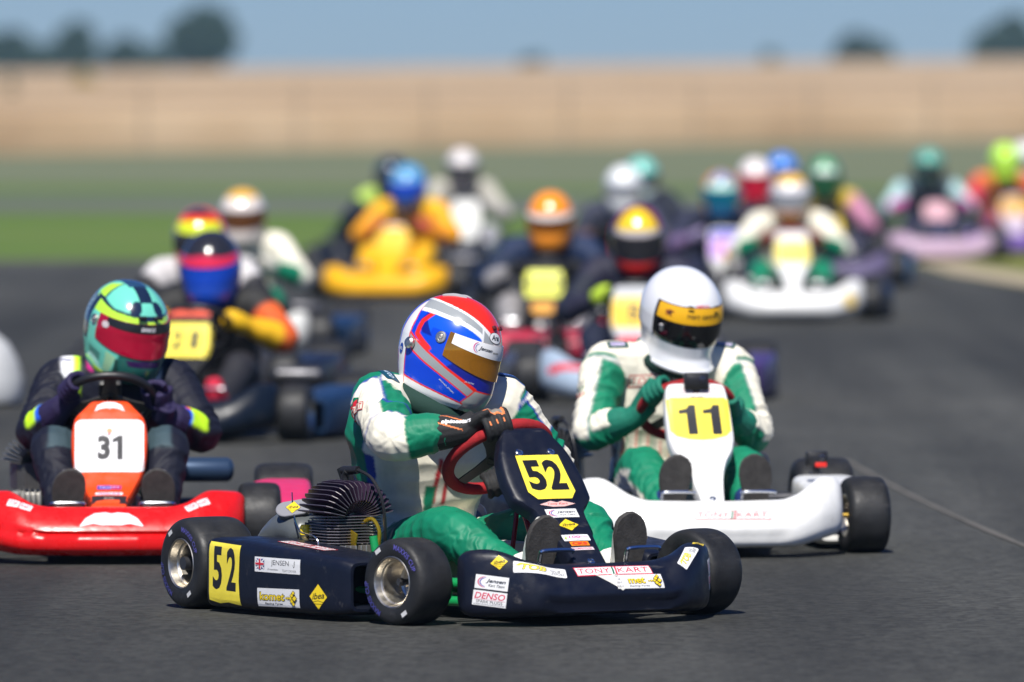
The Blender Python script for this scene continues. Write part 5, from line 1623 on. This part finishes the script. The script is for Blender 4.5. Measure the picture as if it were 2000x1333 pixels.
# ---------------------------------------------------------------- number 11
H11 = kart(dict(at=(.483, 31.78, 8.6), hi=True, label="white kart with the yellow 11 plate close behind the navy kart", bumper=WHITEP, nose=WHITEP, nstyle='old11', bstyle='old', swt=.017, frame=mat("blue_frame", (.01, .03, .16), .3, coat=.4),
                steer=3, swc=(.70, 0, .470), swm=SUEDE, swrot=25, ftrack=.545, rtrack=.595, fin=FINB, pedals=[(1.22, .155, .215), (1.22, -.115, .215)], bolts=[(0, (1.225, .19))], pods=(WHITEP, NAVYP)))
K = H11['root']
sticker(H11['nose_o'], H11['nose_bvh'], (.965, 0, .445), (.8, 0, .6), (-.6, 0, .8), [('poly', [(-.105, .088), (.105, .088), (.104, -.045), (.085, -.068), (.04, -.082), (0, -.085), (-.04, -.082), (-.085, -.068), (-.104, -.045)], YEL2)] +
        [('poly', [(x0 - .016, -.062), (x0 + .016, -.062), (x0 + .016, .058), (x0 - .006, .058), (x0 - .014, .044), (x0 - .042, .038), (x0 - .042, .022), (x0 - .016, .025)], INK) for x0 in (-.026, .056)])
sticker(H11['nose_o'], H11['nose_bvh'], (.898, 0, .54), (.8, 0, .6), (-.6, 0, .8), L_tony(.15, .022, (.35, .10, .10)))
sticker(H11['bumper'], H11['bumper_bvh'], (1.36, .045, .145), (.8, 0, .6), (-.6, 0, .8), L_tony(.255, .036, (.42, .03, .03)))
J = default_pose(head=(.42, .03, .775), sR=(.365, -.215, .605), sL=(.375, .205, .595), eR=(.53, -.300, .390), eL=(.53, .265, .380), wR=(.655, -.175, .440), wL=(.66, .175, .44),
                 kR=(.80, -.165, .272), kL=(.80, .18, .272), aR=(1.09, -.115, .135), aL=(1.09, .155, .135), neck=(.395, .015, .68))
M11 = body_mesh(J, .0062, suit_tony(False), folds=.013, bulk=1.0, chestw=1.06)
P11 = link("person", M11); P11.matrix_world = K.matrix_basis
tag(P11, "person in white full-face helmet with yellow sunstrip, cream and green suit, in the 11 kart", "person", "drivers in the karts")
Nw = Vector((-.62, 0, .78)).normalized(); Vv = Vector((.78, 0, .62)).normalized(); C = Vector((.70, 0, .47))
def rimpt(ang): return C + .155 * (Vector((0, -1, 0)) * sin(rad(ang)) + Vv * cos(rad(ang))), Vector((0, -1, 0)) * cos(rad(ang)) - Vv * sin(rad(ang))
for (wv, ev, ang, sg) in ((J['wR'], J['eR'], 48, -1), (J['wL'], J['eL'], -75, 1)):
    gp, tg = rimpt(ang)
    def gcol(P, fr):
        Cc = np.tile(np.array((.004, .16, .10), float), (len(P), 1))
        W, d = np.array(fr[0]), np.array(fr[1]); a = (P - W) @ d
        Cc[(a < -.05) & (a > -.078) & ((P - W)[:, 2] > -.01) & (np.abs((P - W)[:, 1]) < .028)] = (.65, .32, .02)
        return Cc
    glove(P11, wv, ev, gp, tg, sg, gcol, vox=.0045)
DSHOE = mat("navy_boot", (.02, .04, .16), .5, bump=.2, var=.1)
shoe(P11, J['aR'], (.16, .02, 1), 0, SOLE, DSHOE, -1); shoe(P11, J['aL'], (.16, .02, 1), 0, SOLE, DSHOE, 1)
h = helmet(P11, (.435, .03, .792), 18, 20, 0, paint_plain((.74, .75, .77)), 1, DARKV, strip=(.585, (.80, .42, .01), .93, .98), scale=1.03, tab=H_OLD, vz=(-.070, .068), vaz=76, flush=True, pivots=False)
h_sticker(h, 2, .032, [txt("marc cantrill", .0, 0, .115, .018, INK, .012, .15)], on='visor', lift=.0022, cut2=0) if False else None
h_sticker(h, 0, .040, [txt("marc cantrill", .0, 0, .110, .018, INK, .012, .15)], on='visor', lift=.0016)
h_sticker(h, -50, .036, [('poly', [(-.018, .006), (0, .012), (.018, .008), (.005, .0), (.012, -.012), (-.004, -.006), (-.012, -.010)], (.35, .10, .02)), ('poly', [(-.010, .004), (.01, .008), (0, -.006)], INK)], on='visor', lift=.0016)
h_sticker(h, 0, .078, [txt("SIMPSON", 0, 0, .052, .010, (.70, .10, .12), .02, .2)])
for s in (1, -1):
    g = G(); g.box((.140, s * .048 , .072), (.006, .020, .006), Matrix.Rotation(s * .35, 3, 'Z'), .002); g.build("brow_vent", BLACK, h['o'])
g = G(); g.box((.088, -.118, -.018), (.006, .012, .03), Matrix.Rotation(-.85, 3, 'Z') @ Matrix.Rotation(.5, 3, 'Y'), .002); g.build("visor_tab", mat("tab_clear", (.5, .48, .5), .3), h['o'])
g = G(); g.tube([h['M'] @ Vector((-.015 + .115 * cos(t), .098 * sin(t), -.165)) for t in np.linspace(0, 2 * pi, 26)], .036, 12)
g.build("neck_brace", mat("dark_green_collar", (.003, .030, .021), .85), P11)
pbv = bvh_of(M11)
sticker(P11, pbv, (.45, -.03, .56), (1, 0, .15), (0, 0, 1), L_tony(.24, .040, (.55, .05, .04), CREAM), lift=.002, cut=.01)
for s in (1, -1):
    sticker(P11, pbv, (.40, s * .185, .68), (.55, s * .25, .75), RU((.55, s * .25, .75), (.25, 1 , -.45 * s)), [rrect(-.036, -.024, .036, .024, .004, (.35, .36, .34)), rrect(-.033, -.021, .033, .021, .004, (.004, .06, .04)), rrect(-.024, -.010, .024, .010, .004, (.55, .5, .65)), txt("sparco", 0, 0, .042, .012, (.2, .12, .4), .02, .2)], lift=.002, cut=.008)
sticker(P11, pbv, (.45, -.31, .52), (.7, -.7, .1), (0, -.2, 1), [txt("TONY", 0, .012, .045, .016, GRN, .01, .1), txt("KART", 0, -.012, .055, .016, (.55, .08, .06), .01, .1)], lift=.002, cut=.008)

def action_cam(M, label, red):
    t = tag(empty("action_camera", None, M), label, "action camera")
    g = G(); g.box((0, 0, 0), (.030, .074, .052), bev=.006); g.box((.004, 0, .0), (.028, .060, .036), bev=.004); g.build("camera_body", BLACK, t)
    g = G(); g.lathe([(.001, .021), (.009, .021), (.011, .020), (.012, .015)], 18, Matrix.Translation((0, .016, .006)) @ Matrix.Rotation(rad(90), 4, 'Y')); g.build("lens", mat("lens_glass", (.02, .02, .03), .05, coat=1), t)
    if red:
        g = G(); g.box((.012, .012, -.020), (.016, .040, .016), bev=.003); g.build("red_latch", mat("red_latch", (.7, .02, .01), .4), t)
    g = G(); g.box((-.004, 0, -.034), (.018, .022, .024), bev=.003); g.box((-.004, 0, -.050), (.04, .045, .008), bev=.003); g.build("camera_mount", BLACK, t)
    return t
KM = K.matrix_basis
action_cam(KM @ Matrix.Translation((.90, .0, .572)) @ Matrix.Scale(1.12, 4), "black action camera fixed on top of the nose above the number 11", False)
action_cam(KM @ Matrix.Translation((.50, .485, .292)), "black action camera with a red latch standing on the white side pod", True)

# ---------------------------------------------------------------- number 31
H31 = kart(dict(at=(-1.365, 31.42, 2), hi=True, label="red kart with orange nose and white 31 plate, on the left", bumper=REDP, nose=ORANGEP, nstyle='new31', bstyle='new', pstyle='new', pods=(plastic("pink_plastic", (.62, .03, .12), .4), plastic("pink_plastic", (.62, .03, .12), .4)),
                steer=2, swc=(.70, 0, .515), swr=.145, ftrack=.495, rtrack=.585, fin=mat('grey_cast_fin', (.16, .155, .14), .45, metal=.5, var=.2), display=True, engine_y=.245, engine_x=.43, pedals=[(1.215, .16, .195), (1.215, -.135, .195)], silencer=mat("blue_silencer", (.03, .06, .12), .4, metal=.4), gold=False, frame=mat("blue_frame2", (.02, .04, .10), .3)))
K = H31['root']
sn = lambda x, z, ly, y=0: sticker(H31['nose_o'], H31['nose_bvh'], (x, y, z), (.76, 0, .65), (-.65, 0, .76), ly)
sn(.985, .375, [rrect(-.114, -.106, .114, .104, .022, (.75, .75, .75))] + digits("3", .042, .098, cx=-.018, cy=-.008, bold=.05) + [('poly', [(.026, -.057), (.044, -.057), (.044, .041), (.031, .041), (.010, .026), (.010, .010), (.026, .018)], INK)] + [oval(0, .060, .020, .020, (.42, .25, .10)), ('poly', [(-.028, .044), (0, .050), (.028, .043), (0, .047)], (.7, .25, .28)), ('poly', [(-.004, .052), (.006, .052), (-.001, .043), (.006, .038), (-.006, .040)], (.6, .1, .12)), rect(-.055, -.068, .06, -.0665, (.5, .5, .5))])
sn(.893, .497, [('poly', [(-.050, -.016), (-.040, .008), (-.02, .020), (0, .022), (.02, .020), (.040, .008), (.050, -.016), (.03, -.006), (.012, -.002), (0, -.006), (-.012, -.002), (-.03, -.006)], (.75, .75, .76)), oval(0, -.001, .014, .004, (.3, .4, .42))])
sn(1.095, .242, [rrect(-.040, -.010, .040, .010, .003, (.10, .05, .30)), rect(.005, -.009, .038, .009, (.45, .02, .1)), txt("TILLETT", 0, 0, .068, .010, (.45, .35, .7), .02)])
sn(1.124, .222, [rrect(-.045, -.008, .045, .008, .004, (.75, .72, .75)), txt("FREELINE", 0, 0, .075, .010, (.45, .05, .3), .02, .2)])
sn(1.160, .205, [rect(-.075, -.028, .075, .022, INK), txt("KG", 0, .006, .03, .012, (.4, .35, .3), .01), ('poly', [(-.05, -.028), (-.04, -.012), (-.01, -.004), (.035, -.004), (.035, -.024), (.03, -.028)], (.75, .08, .01))])
sb = lambda x, y, z, N, U, ly: sticker(H31['bumper'], H31['bumper_bvh'], (x, y, z), N, U, ly)
sb(1.36, 0.01, .145, (.8, 0, .6), (-.6, 0, .8), [('poly', [(-.105, -.028), (-.085, .004), (-.055, .026), (-.02, .030), (0, .024), (.02, .030), (.055, .026), (.085, .004), (.105, -.028), (.06, -.018), (.03, -.024), (-.03, -.024), (-.06, -.018)], (.75, .74, .76)), txt("EXP", 0, -.004, .028, .010, (.4, .55, .65), .01)])
for s in (1, -1):
    sb(1.31, s * .29, .19, (.7, s * .1, .7), RU((.7, s * .1, .7), (-.1, 1, s * .62)), [rrect(-.042, -.014, -.002, .014, .004, (.75, .74, .76)), rrect(.002, -.014, .042, .014, .004, (.75, .74, .76)), txt("TOP", -.022, 0, .03, .016, (.55, .02, .03), .02, .2), txt("KART", .022, 0, .034, .016, (.55, .02, .03), .02, .2)])
sticker(H31['podl'], H31['podl_bvh'], (.80, .56, .16), (.8, .1, .6), (-.6, 0, .8), [rect(-.06, .0, -.015, .022, (.2, .4, .75)), oval(.02, .006, .03, .016, (.6, .55, .2)), rect(.02, .03, .06, .05, (.65, .72, .78))])
J = default_pose(head=(.42, .05, .735), neck=(.395, .035, .64), top=(.365, .02, .575), chest=(.315, .01, .465), sR=(.37, -.165, .56), sL=(.37, .205, .555), eR=(.54, -.255, .400), eL=(.52, .310, .395), wR=(.665, -.165, .490), wL=(.665, .175, .470),
                 kR=(.80, -.19, .36), kL=(.80, .19, .36), aR=(1.08, -.135, .115), aL=(1.08, .16, .115))
M31 = body_mesh(J, .0070, suit_31, folds=.010, bulk=1.02)
P31 = link("person", M31); P31.matrix_world = K.matrix_basis
tag(P31, "person in mint and lime helmet with red mirrored visor, dark suit, in the red kart", "person", "drivers in the karts")
C = Vector((.70, 0, .515)); 
def rim31(ang): return C + .145 * (Vector((0, -1, 0)) * sin(rad(ang)) + Vv * cos(rad(ang))), Vector((0, -1, 0)) * cos(rad(ang)) - Vv * sin(rad(ang))
for (wv, ev, ang, sg) in ((J['wR'], J['eR'], 62, -1), (J['wL'], J['eL'], -80, 1)):
    gp, tg = rim31(ang); glove(P31, wv, ev, gp, tg, sg, glove_flat((.014, .008, .05)), vox=.0048)
BSHOE = mat("grey_boot", (.16, .15, .16), .5)
shoe(P31, J['aR'], (.30, .02, 1), 0, SOLE, BSHOE, -1); shoe(P31, J['aL'], (.30, .02, 1), 0, SOLE, BSHOE, 1)
h = helmet(P31, (.43, .055, .752), 28, 18, -2, paint_mint, 1, REDV, strip=(.74, (.012, .013, .015), .80), scale=1.04, vz=(-.056, .056))
h_sticker(h, -2, .040, [txt("SPARCO", 0, 0, .052, .012, (.7, .7, .72), .03, .2)], on='visor', lift=.002)
h_sticker(h, -64, .030, [oval(0, 0, .03, .022, (.55, .50, .50))], on='visor', lift=.0018)
g = G()
for s in (1, -1): g.box((.142, s * .03, .078), (.010, .03, .012), Matrix.Rotation(.7, 3, 'Y'), .003)
g.build("brow_vent", BLACK, h['o'])
g = G(); g.box((.13, -.07, -.125), (.02, .05, .012), Matrix.Rotation(-.6, 3, 'Z'), .004); g.box((.12, -.085, -.092), (.012, .014, .045), Matrix.Rotation(-.7, 3, 'Z'), .004); g.build("chin_vent", mat("vent_dark_green", (.01, .05, .04), .4), h['o'])
pbv = bvh_of(M31)
sticker(P31, pbv, (.40, -.15, .63), (.5, -.2, .8), RU((.5, -.2, .8), (.5, 1, .3)), [txt("OMP", 0, 0, .045, .014, (.2, .2, .3), .02)], lift=.002, cut=.008)

# ================================================================== the field behind
def bg_kart(u, s, a, label, dlabel, bumper, nose, plate, num, helm, visor, suit, strip=None, pods=None, nstyle='old11', zh=.0, yaw=0, pitch=12, lean=0, pstick=None, hs=1.0, fin=FINB, frame=STEEL, extra=None, swm=BLACK):
    Y = FPX / s; X = (u - 1000) / s
    ar = rad(a)
    at = (X - .43 * sin(ar) - lean * cos(ar), Y + .43 * cos(ar) - lean * sin(ar), a)
    H = kart(dict(at=at, label=label, bumper=bumper, nose=nose, pods=pods or (PL('black_gloss_plastic', (.010, .010, .012)),) * 2, nstyle=nstyle, bstyle='new' if nstyle == 'new31' else 'old', fin=fin, frame=frame, swm=swm, steer=2))
    if plate is not None:
        sticker(H['nose_o'], H['nose_bvh'], (.965, 0, .435), (.78, 0, .62), (-.62, 0, .78), [rrect(-.112, -.095, .112, .085, .02, plate)] + (digits(num, .066 * len(num), .10, gap=.18, cy=-.005, bold=.03) if num else []), cut=.03)
    J = default_pose(head=(.43, lean, .77 + zh), neck=(.40, lean * .6, .68 + zh), top=(.365, lean * .3, .615 + zh))
    if zh:
        for k in ('sR', 'sL', 'chest'): J[k].z += zh
    me = body_mesh(J, .013, suit, folds=.006, hands=True, feet=True)
    P = link("person", me); P.matrix_world = H['root'].matrix_basis
    tag(P, dlabel, "person", "drivers in the karts")
    h = helmet(P, (.44, lean, .785 + zh), yaw, pitch, 0, helm, 0, visor, strip=strip, scale=1.03 * hs)
    if pstick is not None:
        for key, sg in (('podl', 1), ('podr', -1)):
            if key in H: sticker(H[key], H[key + '_bvh'], (.28, sg * .68, .13), (0, sg, 0), (0, 0, 1), [rect(-.09, -.08, .09, .08, pstick)], cut=.05)
    if extra: extra(H, P, h)
    return H

PL = lambda nm, c: plastic(nm, c, .35)
YELV = mat("orange_visor", (.5, .16, .02), .15, metal=.8); SMOKE = mat("smoke_visor", (.02, .02, .025), .12, coat=.4); TEALV = mat("teal_visor", (.01, .25, .38), .15, metal=.7)
PINKV = mat("pale_visor", (.45, .46, .48), .2, metal=.6); BROWNV = mat("brown_visor", (.20, .08, .03), .15, metal=.6)
BLK, NVY, DGRY = (.012, .012, .016), (.012, .02, .045), (.05, .055, .07)

def x21(H, P, h):
    sticker(H['nose_o'], H['nose_bvh'], (.88, 0, .545), (.6, 0, .8), (-.8, 0, .6), [rect(-.09, -.02, .09, .02, (.72, .10, .05))], cut=.03)
    sticker(H['bumper'], H['bumper_bvh'], (1.35, -.05, .15), (.8, 0, .6), (-.6, 0, .8), [rect(-.09, -.012, .06, .014, (.5, .5, .5))], cut=.03)
bg_kart(413, 443, -10, "black and navy kart with yellow 21 plate behind the red kart", "person with blue mirrored visor and yellow and red sleeves in the 21 kart", PL("deep_navy_plastic", (.005, .009, .018)), PL("black_gloss_plastic", (.010, .010, .012)), YEL2, "21",
        paint_bands([(.02, .2, (.02, .02, .025)), (.045, .07, (.7, .02, .06))], (.01, .06, .42)), BLUEV, suit_plain(BLK, (.60, .10, .02), (.72, .40, .01), (.02, .02, .025), (.72, .42, .01), (.55, .02, .05), shoulder=(.02, .02, .02)), zh=-.035, pods=(PL("steel_blue_plastic", (.010, .028, .07)),) * 2, pstick=YEL2, extra=x21, strip=(.72, (.65, .02, .05), .95), fin=FINB)
bg_kart(392, 398, -6, "dark kart almost hidden behind the yellow 21 plate", "person in yellow helmet with orange-red sides and black crest, white shoulders", PL("mid_grey_plastic", (.05, .05, .055)), PL("deep_navy_plastic", (.005, .009, .018)), None, None,
        paint_bands([(.13, .2, (.015, .02, .035)), (.105, .13, (.75, .05, .01)), (.02, .105, (.62, .72, .02)), (-.2, .02, (.75, .06, .01))], (.6, .7, .02), (70, (.80, .09, .01))), SMOKE, suit_plain(BLK, BLK, (.6, .6, .58), None, shoulder=(.55, .53, .53)))
bg_kart(474, 345, -4, "white-nosed kart behind the person in yellow and orange helmet", "person in orange and white striped helmet with a bulky cream suit", PL("cream_white_plastic", (.66, .66, .62)), PL("cream_white_plastic", (.66, .66, .62)), YEL2, None,
        paint_bands([(.12, .2, (.72, .40, .03)), (.075, .12, (.70, .62, .55)), (.05, .075, (.65, .62, .6)), (-.04, .05, (.25, .06, .03))], (.62, .55, .5)), BROWNV, suit_plain(CREAM, CREAM, GREEN, GREEN, (.6, .58, .5), waist=DKGRN), pstick=None, pods=(PL("steel_blue_plastic", (.010, .028, .07)),) * 2)
bg_kart(798, 276, -12, "all-yellow kart and nose at the head of the rear group, left of centre", "person in light blue helmet and yellow racing suit", PL("yellow_plastic", (.78, .40, .01)), PL("yellow_plastic", (.78, .40, .01)), (.80, .50, .03), None,
        paint_bands([(.06, .2, (.10, .32, .55)), (-.02, .06, (.50, .60, .72))], (.03, .07, .16)), BLUEV, suit_plain((.78, .42, .01), (.78, .36, .015), (.80, .30, .02), (.75, .40, .01), (.7, .12, .08), (.6, .3, .02)), pods=(PL("deep_navy_plastic", (.005, .009, .018)),) * 2, nstyle='new31',
        extra=lambda H, P, h: sticker(H['nose_o'], H['nose_bvh'], (.89, 0, .525), (.6, 0, .8), (-.8, 0, .6), [rrect(-.07, -.025, .07, .025, .01, (.75, .55, .52))], cut=.03))
bg_kart(766, 252, -10, "navy kart hidden behind the yellow kart", "person in dark navy helmet with a lime shoulder, behind the yellow suit", PL("deep_navy_plastic", (.005, .009, .018)), PL("deep_navy_plastic", (.005, .009, .018)), None, None,
        paint_plain((.015, .03, .05)), SMOKE, suit_plain((.012, .018, .03), (.012, .018, .03), shoulder=(.42, .60, .10)))
bg_kart(903, 243, 4, "white-nosed kart behind and right of the all-yellow kart", "person in white helmet and grey-cream suit behind the yellow kart", PL("dark_blue_plastic", (.02, .04, .08)), PL("cream_white_plastic", (.66, .66, .62)), (.70, .69, .64), None,
        paint_bands([(-.2, -.03, (.12, .11, .12))], (.66, .62, .60)), SMOKE, suit_plain((.42, .40, .34), (.42, .40, .34), (.40, .38, .34), (.3, .3, .32), (.5, .48, .45), (.4, .4, .42)), zh=.03, strip=None)
bg_kart(1075, 352, -4, "dark kart with the yellow 443 plate in the middle of the field", "person in orange helmet with a white brow band, navy and blue suit", PL("crimson_plastic", (.40, .02, .05)), PL("black_gloss_plastic", (.010, .010, .012)), (.72, .74, .08), "443",
        paint_bands([(.045, .2, (.85, .28, .01)), (.015, .05, (.70, .68, .66))], (.75, .25, .02)), YELV, suit_plain((.012, .016, .035), (.01, .02, .05), (.26, .25, .25), (.25, .24, .24), (.02, .02, .02), (.3, .3, .3), shoulder=(.012, .025, .07)), strip=(.70, (.70, .68, .66), .98), pods=(PL("mid_grey_plastic", (.05, .05, .055)), PL("mid_grey_plastic", (.05, .05, .055))),
        extra=lambda H, P, h: (sticker(H['nose_o'], H['nose_bvh'], (1.09, 0, .30), (.75, 0, .65), (-.65, 0, .75), [rect(-.06, -.035, .06, .05, (.70, .34, .06))], cut=.03), sticker(H['nose_o'], H['nose_bvh'], (1.19, 0, .215), (.75, 0, .65), (-.65, 0, .75), [oval(0, 0, .06, .06, (.7, .65, .6))], cut=.03)))
def x5(H, P, h):
    sticker(H['nose_o'], H['nose_bvh'], (1.10, 0, .28), (.75, 0, .65), (-.65, 0, .75), [rect(-.085, -.09, .085, .05, (.66, .03, .05))], cut=.03)
    sticker(H['bumper'], H['bumper_bvh'], (1.33, -.25, .19), (.55, -.1, .8), RU((.55, -.1, .8), (0, 1, -.25)), [rect(-.16, -.018, .16, .018, (.6, .02, .03))], cut=.03)
bg_kart(1246, 398, -3, "silver-blue kart with yellow 5 plate behind the white helmet", "person in dark helmet with yellow crown and red chin, navy suit", PL("silver_blue_plastic", (.32, .40, .50)), PL("silver_plastic", (.45, .46, .47)), (.78, .50, .02), "5",
        paint_bands([(.08, .2, (.75, .52, .02)), (.05, .08, (.5, .45, .45)), (-.02, .05, (.012, .014, .03)), (-.2, -.07, (.62, .02, .02))], (.012, .014, .03), (62, (.20, .01, .02))), SMOKE, suit_plain((.012, .016, .035), (.012, .016, .03), (.02, .02, .04), None, (.5, .7, .05), shoulder=(.02, .02, .04)), zh=.01, pods=(PL("dark_violet_plastic", (.06, .035, .13)), PL("mid_grey_plastic", (.05, .05, .055))), extra=x5, pitch=22)
bg_kart(1218, 287, 3, "dark kart with a red nose behind the yellow 5 plate", "person in glossy white helmet above a dark navy suit", PL("deep_navy_plastic", (.005, .009, .018)), PL("crimson_plastic", (.40, .02, .05)), (.55, .08, .06), None,
        paint_plain((.72, .74, .73)), PINKV, suit_plain((.018, .022, .04), (.018, .022, .04), (.10, .06, .06), None, shoulder=(.03, .035, .06)), zh=.02)
bg_kart(1253, 262, 3, "dark kart hidden behind the white-helmeted person", "person in teal and white helmet, just right of the glossy white helmet", PL("deep_navy_plastic", (.005, .009, .018)), PL("deep_navy_plastic", (.005, .009, .018)), None, None,
        paint_bands([(.04, .2, (.18, .50, .42))], (.5, .62, .58)), SMOKE, suit_plain((.015, .02, .035), (.015, .02, .035)), zh=.02)
def x11(H, P, h):
    sticker(H['nose_o'], H['nose_bvh'], (.90, 0, .52), (.7, 0, .7), (-.7, 0, .7), [rect(-.09, -.03, .09, .03, (.03, .07, .45))], cut=.03)
    sticker(H['nose_o'], H['nose_bvh'], (1.0, 0.01, .38), (.75, 0, .65), (-.65, 0, .75), [oval(0, 0, .075, .085, (.80, .42, .02))], cut=.03, lift=.004)
bg_kart(1408, 294, 2, "kart with blue, lilac and white nose at the left of the right-hand group", "person in orange-sided helmet with turquoise visor, navy suit", PL("mid_grey_plastic", (.05, .05, .055)), PL("cream_white_plastic", (.66, .66, .62)), (.45, .25, .62), None,
        paint_bands([(.09, .2, (.25, .28, .42)), (.02, .09, (.45, .72, .55))], (.02, .10, .22), (52, (.62, .28, .05))), TEALV, suit_plain((.012, .016, .04), (.018, .022, .05), (.15, .10, .2), None, (.3, .25, .4)), extra=x11)
bg_kart(1475, 262, 2, "dark kart hidden in the middle of the right-hand group", "person in white-topped red helmet and dusty pink suit", PL("mid_grey_plastic", (.05, .05, .055)), PL("mid_grey_plastic", (.05, .05, .055)), None, None,
        paint_bands([(.05, .2, (.74, .68, .66)), (-.2, .02, (.62, .01, .04))], (.7, .35, .36)), mat("red_visor", (.55, .01, .04), .2, metal=.5), suit_plain((.40, .22, .24), (.42, .25, .28), (.35, .2, .25)), zh=.01)
bg_kart(1527, 244, 1, "far kart hidden at the back of the right-hand group", "person of whom only the bright blue helmet top shows", PL("mid_grey_plastic", (.05, .05, .055)), PL("mid_grey_plastic", (.05, .05, .055)), None, None,
        paint_plain((.06, .22, .68)), SMOKE, suit_plain((.10, .10, .16), (.12, .1, .16)))
bg_kart(1543, 301, 0, "white kart with a pale yellow plate leading the right-hand group", "person in orange and white helmet with cream and green suit", WHITEP, WHITEP, (.80, .66, .10), None,
        paint_bands([(.105, .2, (.72, .42, .04)), (-.01, .105, (.72, .70, .70)), (-.2, -.06, (.35, .13, .02))], (.55, .53, .52)), PINKV, suit_plain(CREAM, CREAM, GREEN, GREEN, (.2, .05, .03), (.05, .05, .05), neck=(.35, .13, .02)), pods=(NAVYP, NAVYP), swm=SUEDE,
        extra=lambda H, P, h: sticker(H['bumper'], H['bumper_bvh'], (1.32, .36, .14), (.85, .3, .3), (-.2, 0, 1), [oval(0, 0, .09, .09, (.75, .50, .03))], cut=.03))
bg_kart(1610, 262, 1, "dark kart at the right rear of the right-hand group", "person in dark green helmet with white blaze and pink-sleeved suit", PL("lilac_grey_plastic", (.12, .10, .18)), PL("deep_navy_plastic", (.005, .009, .018)), (.70, .50, .03), None,
        paint_bands([(.02, .09, (.60, .68, .62)), (.09, .2, (.12, .36, .18))], (.01, .07, .03), (40, (.03, .17, .06))), mat("green_visor", (.02, .12, .05), .15, metal=.5), suit_plain((.50, .36, .03), (.48, .20, .30), (.45, .2, .3), (.05, .05, .08)), zh=.02, pods=(PL("blue_pod_plastic", (.02, .07, .16)),) * 2)
bg_kart(1813, 231, 6, "pink and white kart ahead of the far right pair", "person in teal helmet with pale turquoise and pink suit", PL("pink_white_plastic", (.46, .33, .43)), PL("mid_navy_plastic", (.03, .035, .07)), (.60, .34, .38), None,
        paint_bands([(-.2, -.05, (.02, .05, .05))], (.10, .34, .26)), SMOKE, suit_plain((.04, .06, .09), (.40, .60, .60), (.55, .12, .36), (.03, .03, .06), neck=(.02, .04, .04)), nstyle='new31', lean=.0)
bg_kart(1962, 224, 6, "red and violet kart coming round behind the grass patch", "person in lime helmet and red-orange suit on the far right", PL("violet_plastic", (.14, .08, .30)), PL("pale_lilac_plastic", (.50, .42, .50)), (.60, .34, .06), None,
        paint_plain((.48, .85, .05)), mat("lime_visor", (.5, .8, .1), .2, metal=.4), suit_plain((.66, .22, .04), (.58, .05, .05), (.5, .05, .12), (.2, .05, .1), neck=(.6, .1, .03), waist=(.5, .35, .02)), nstyle='new31', zh=.02)
bg_kart(2003, 218, 5, "kart at the right edge, cut by the frame", "person in white helmet cut by the right edge of the frame", PL("pale_lilac_plastic", (.50, .42, .50)), PL("yellow_plastic", (.78, .40, .01)), None, None,
        paint_plain((.72, .72, .70)), SMOKE, suit_plain((.62, .35, .05), (.6, .3, .1)), zh=.02)
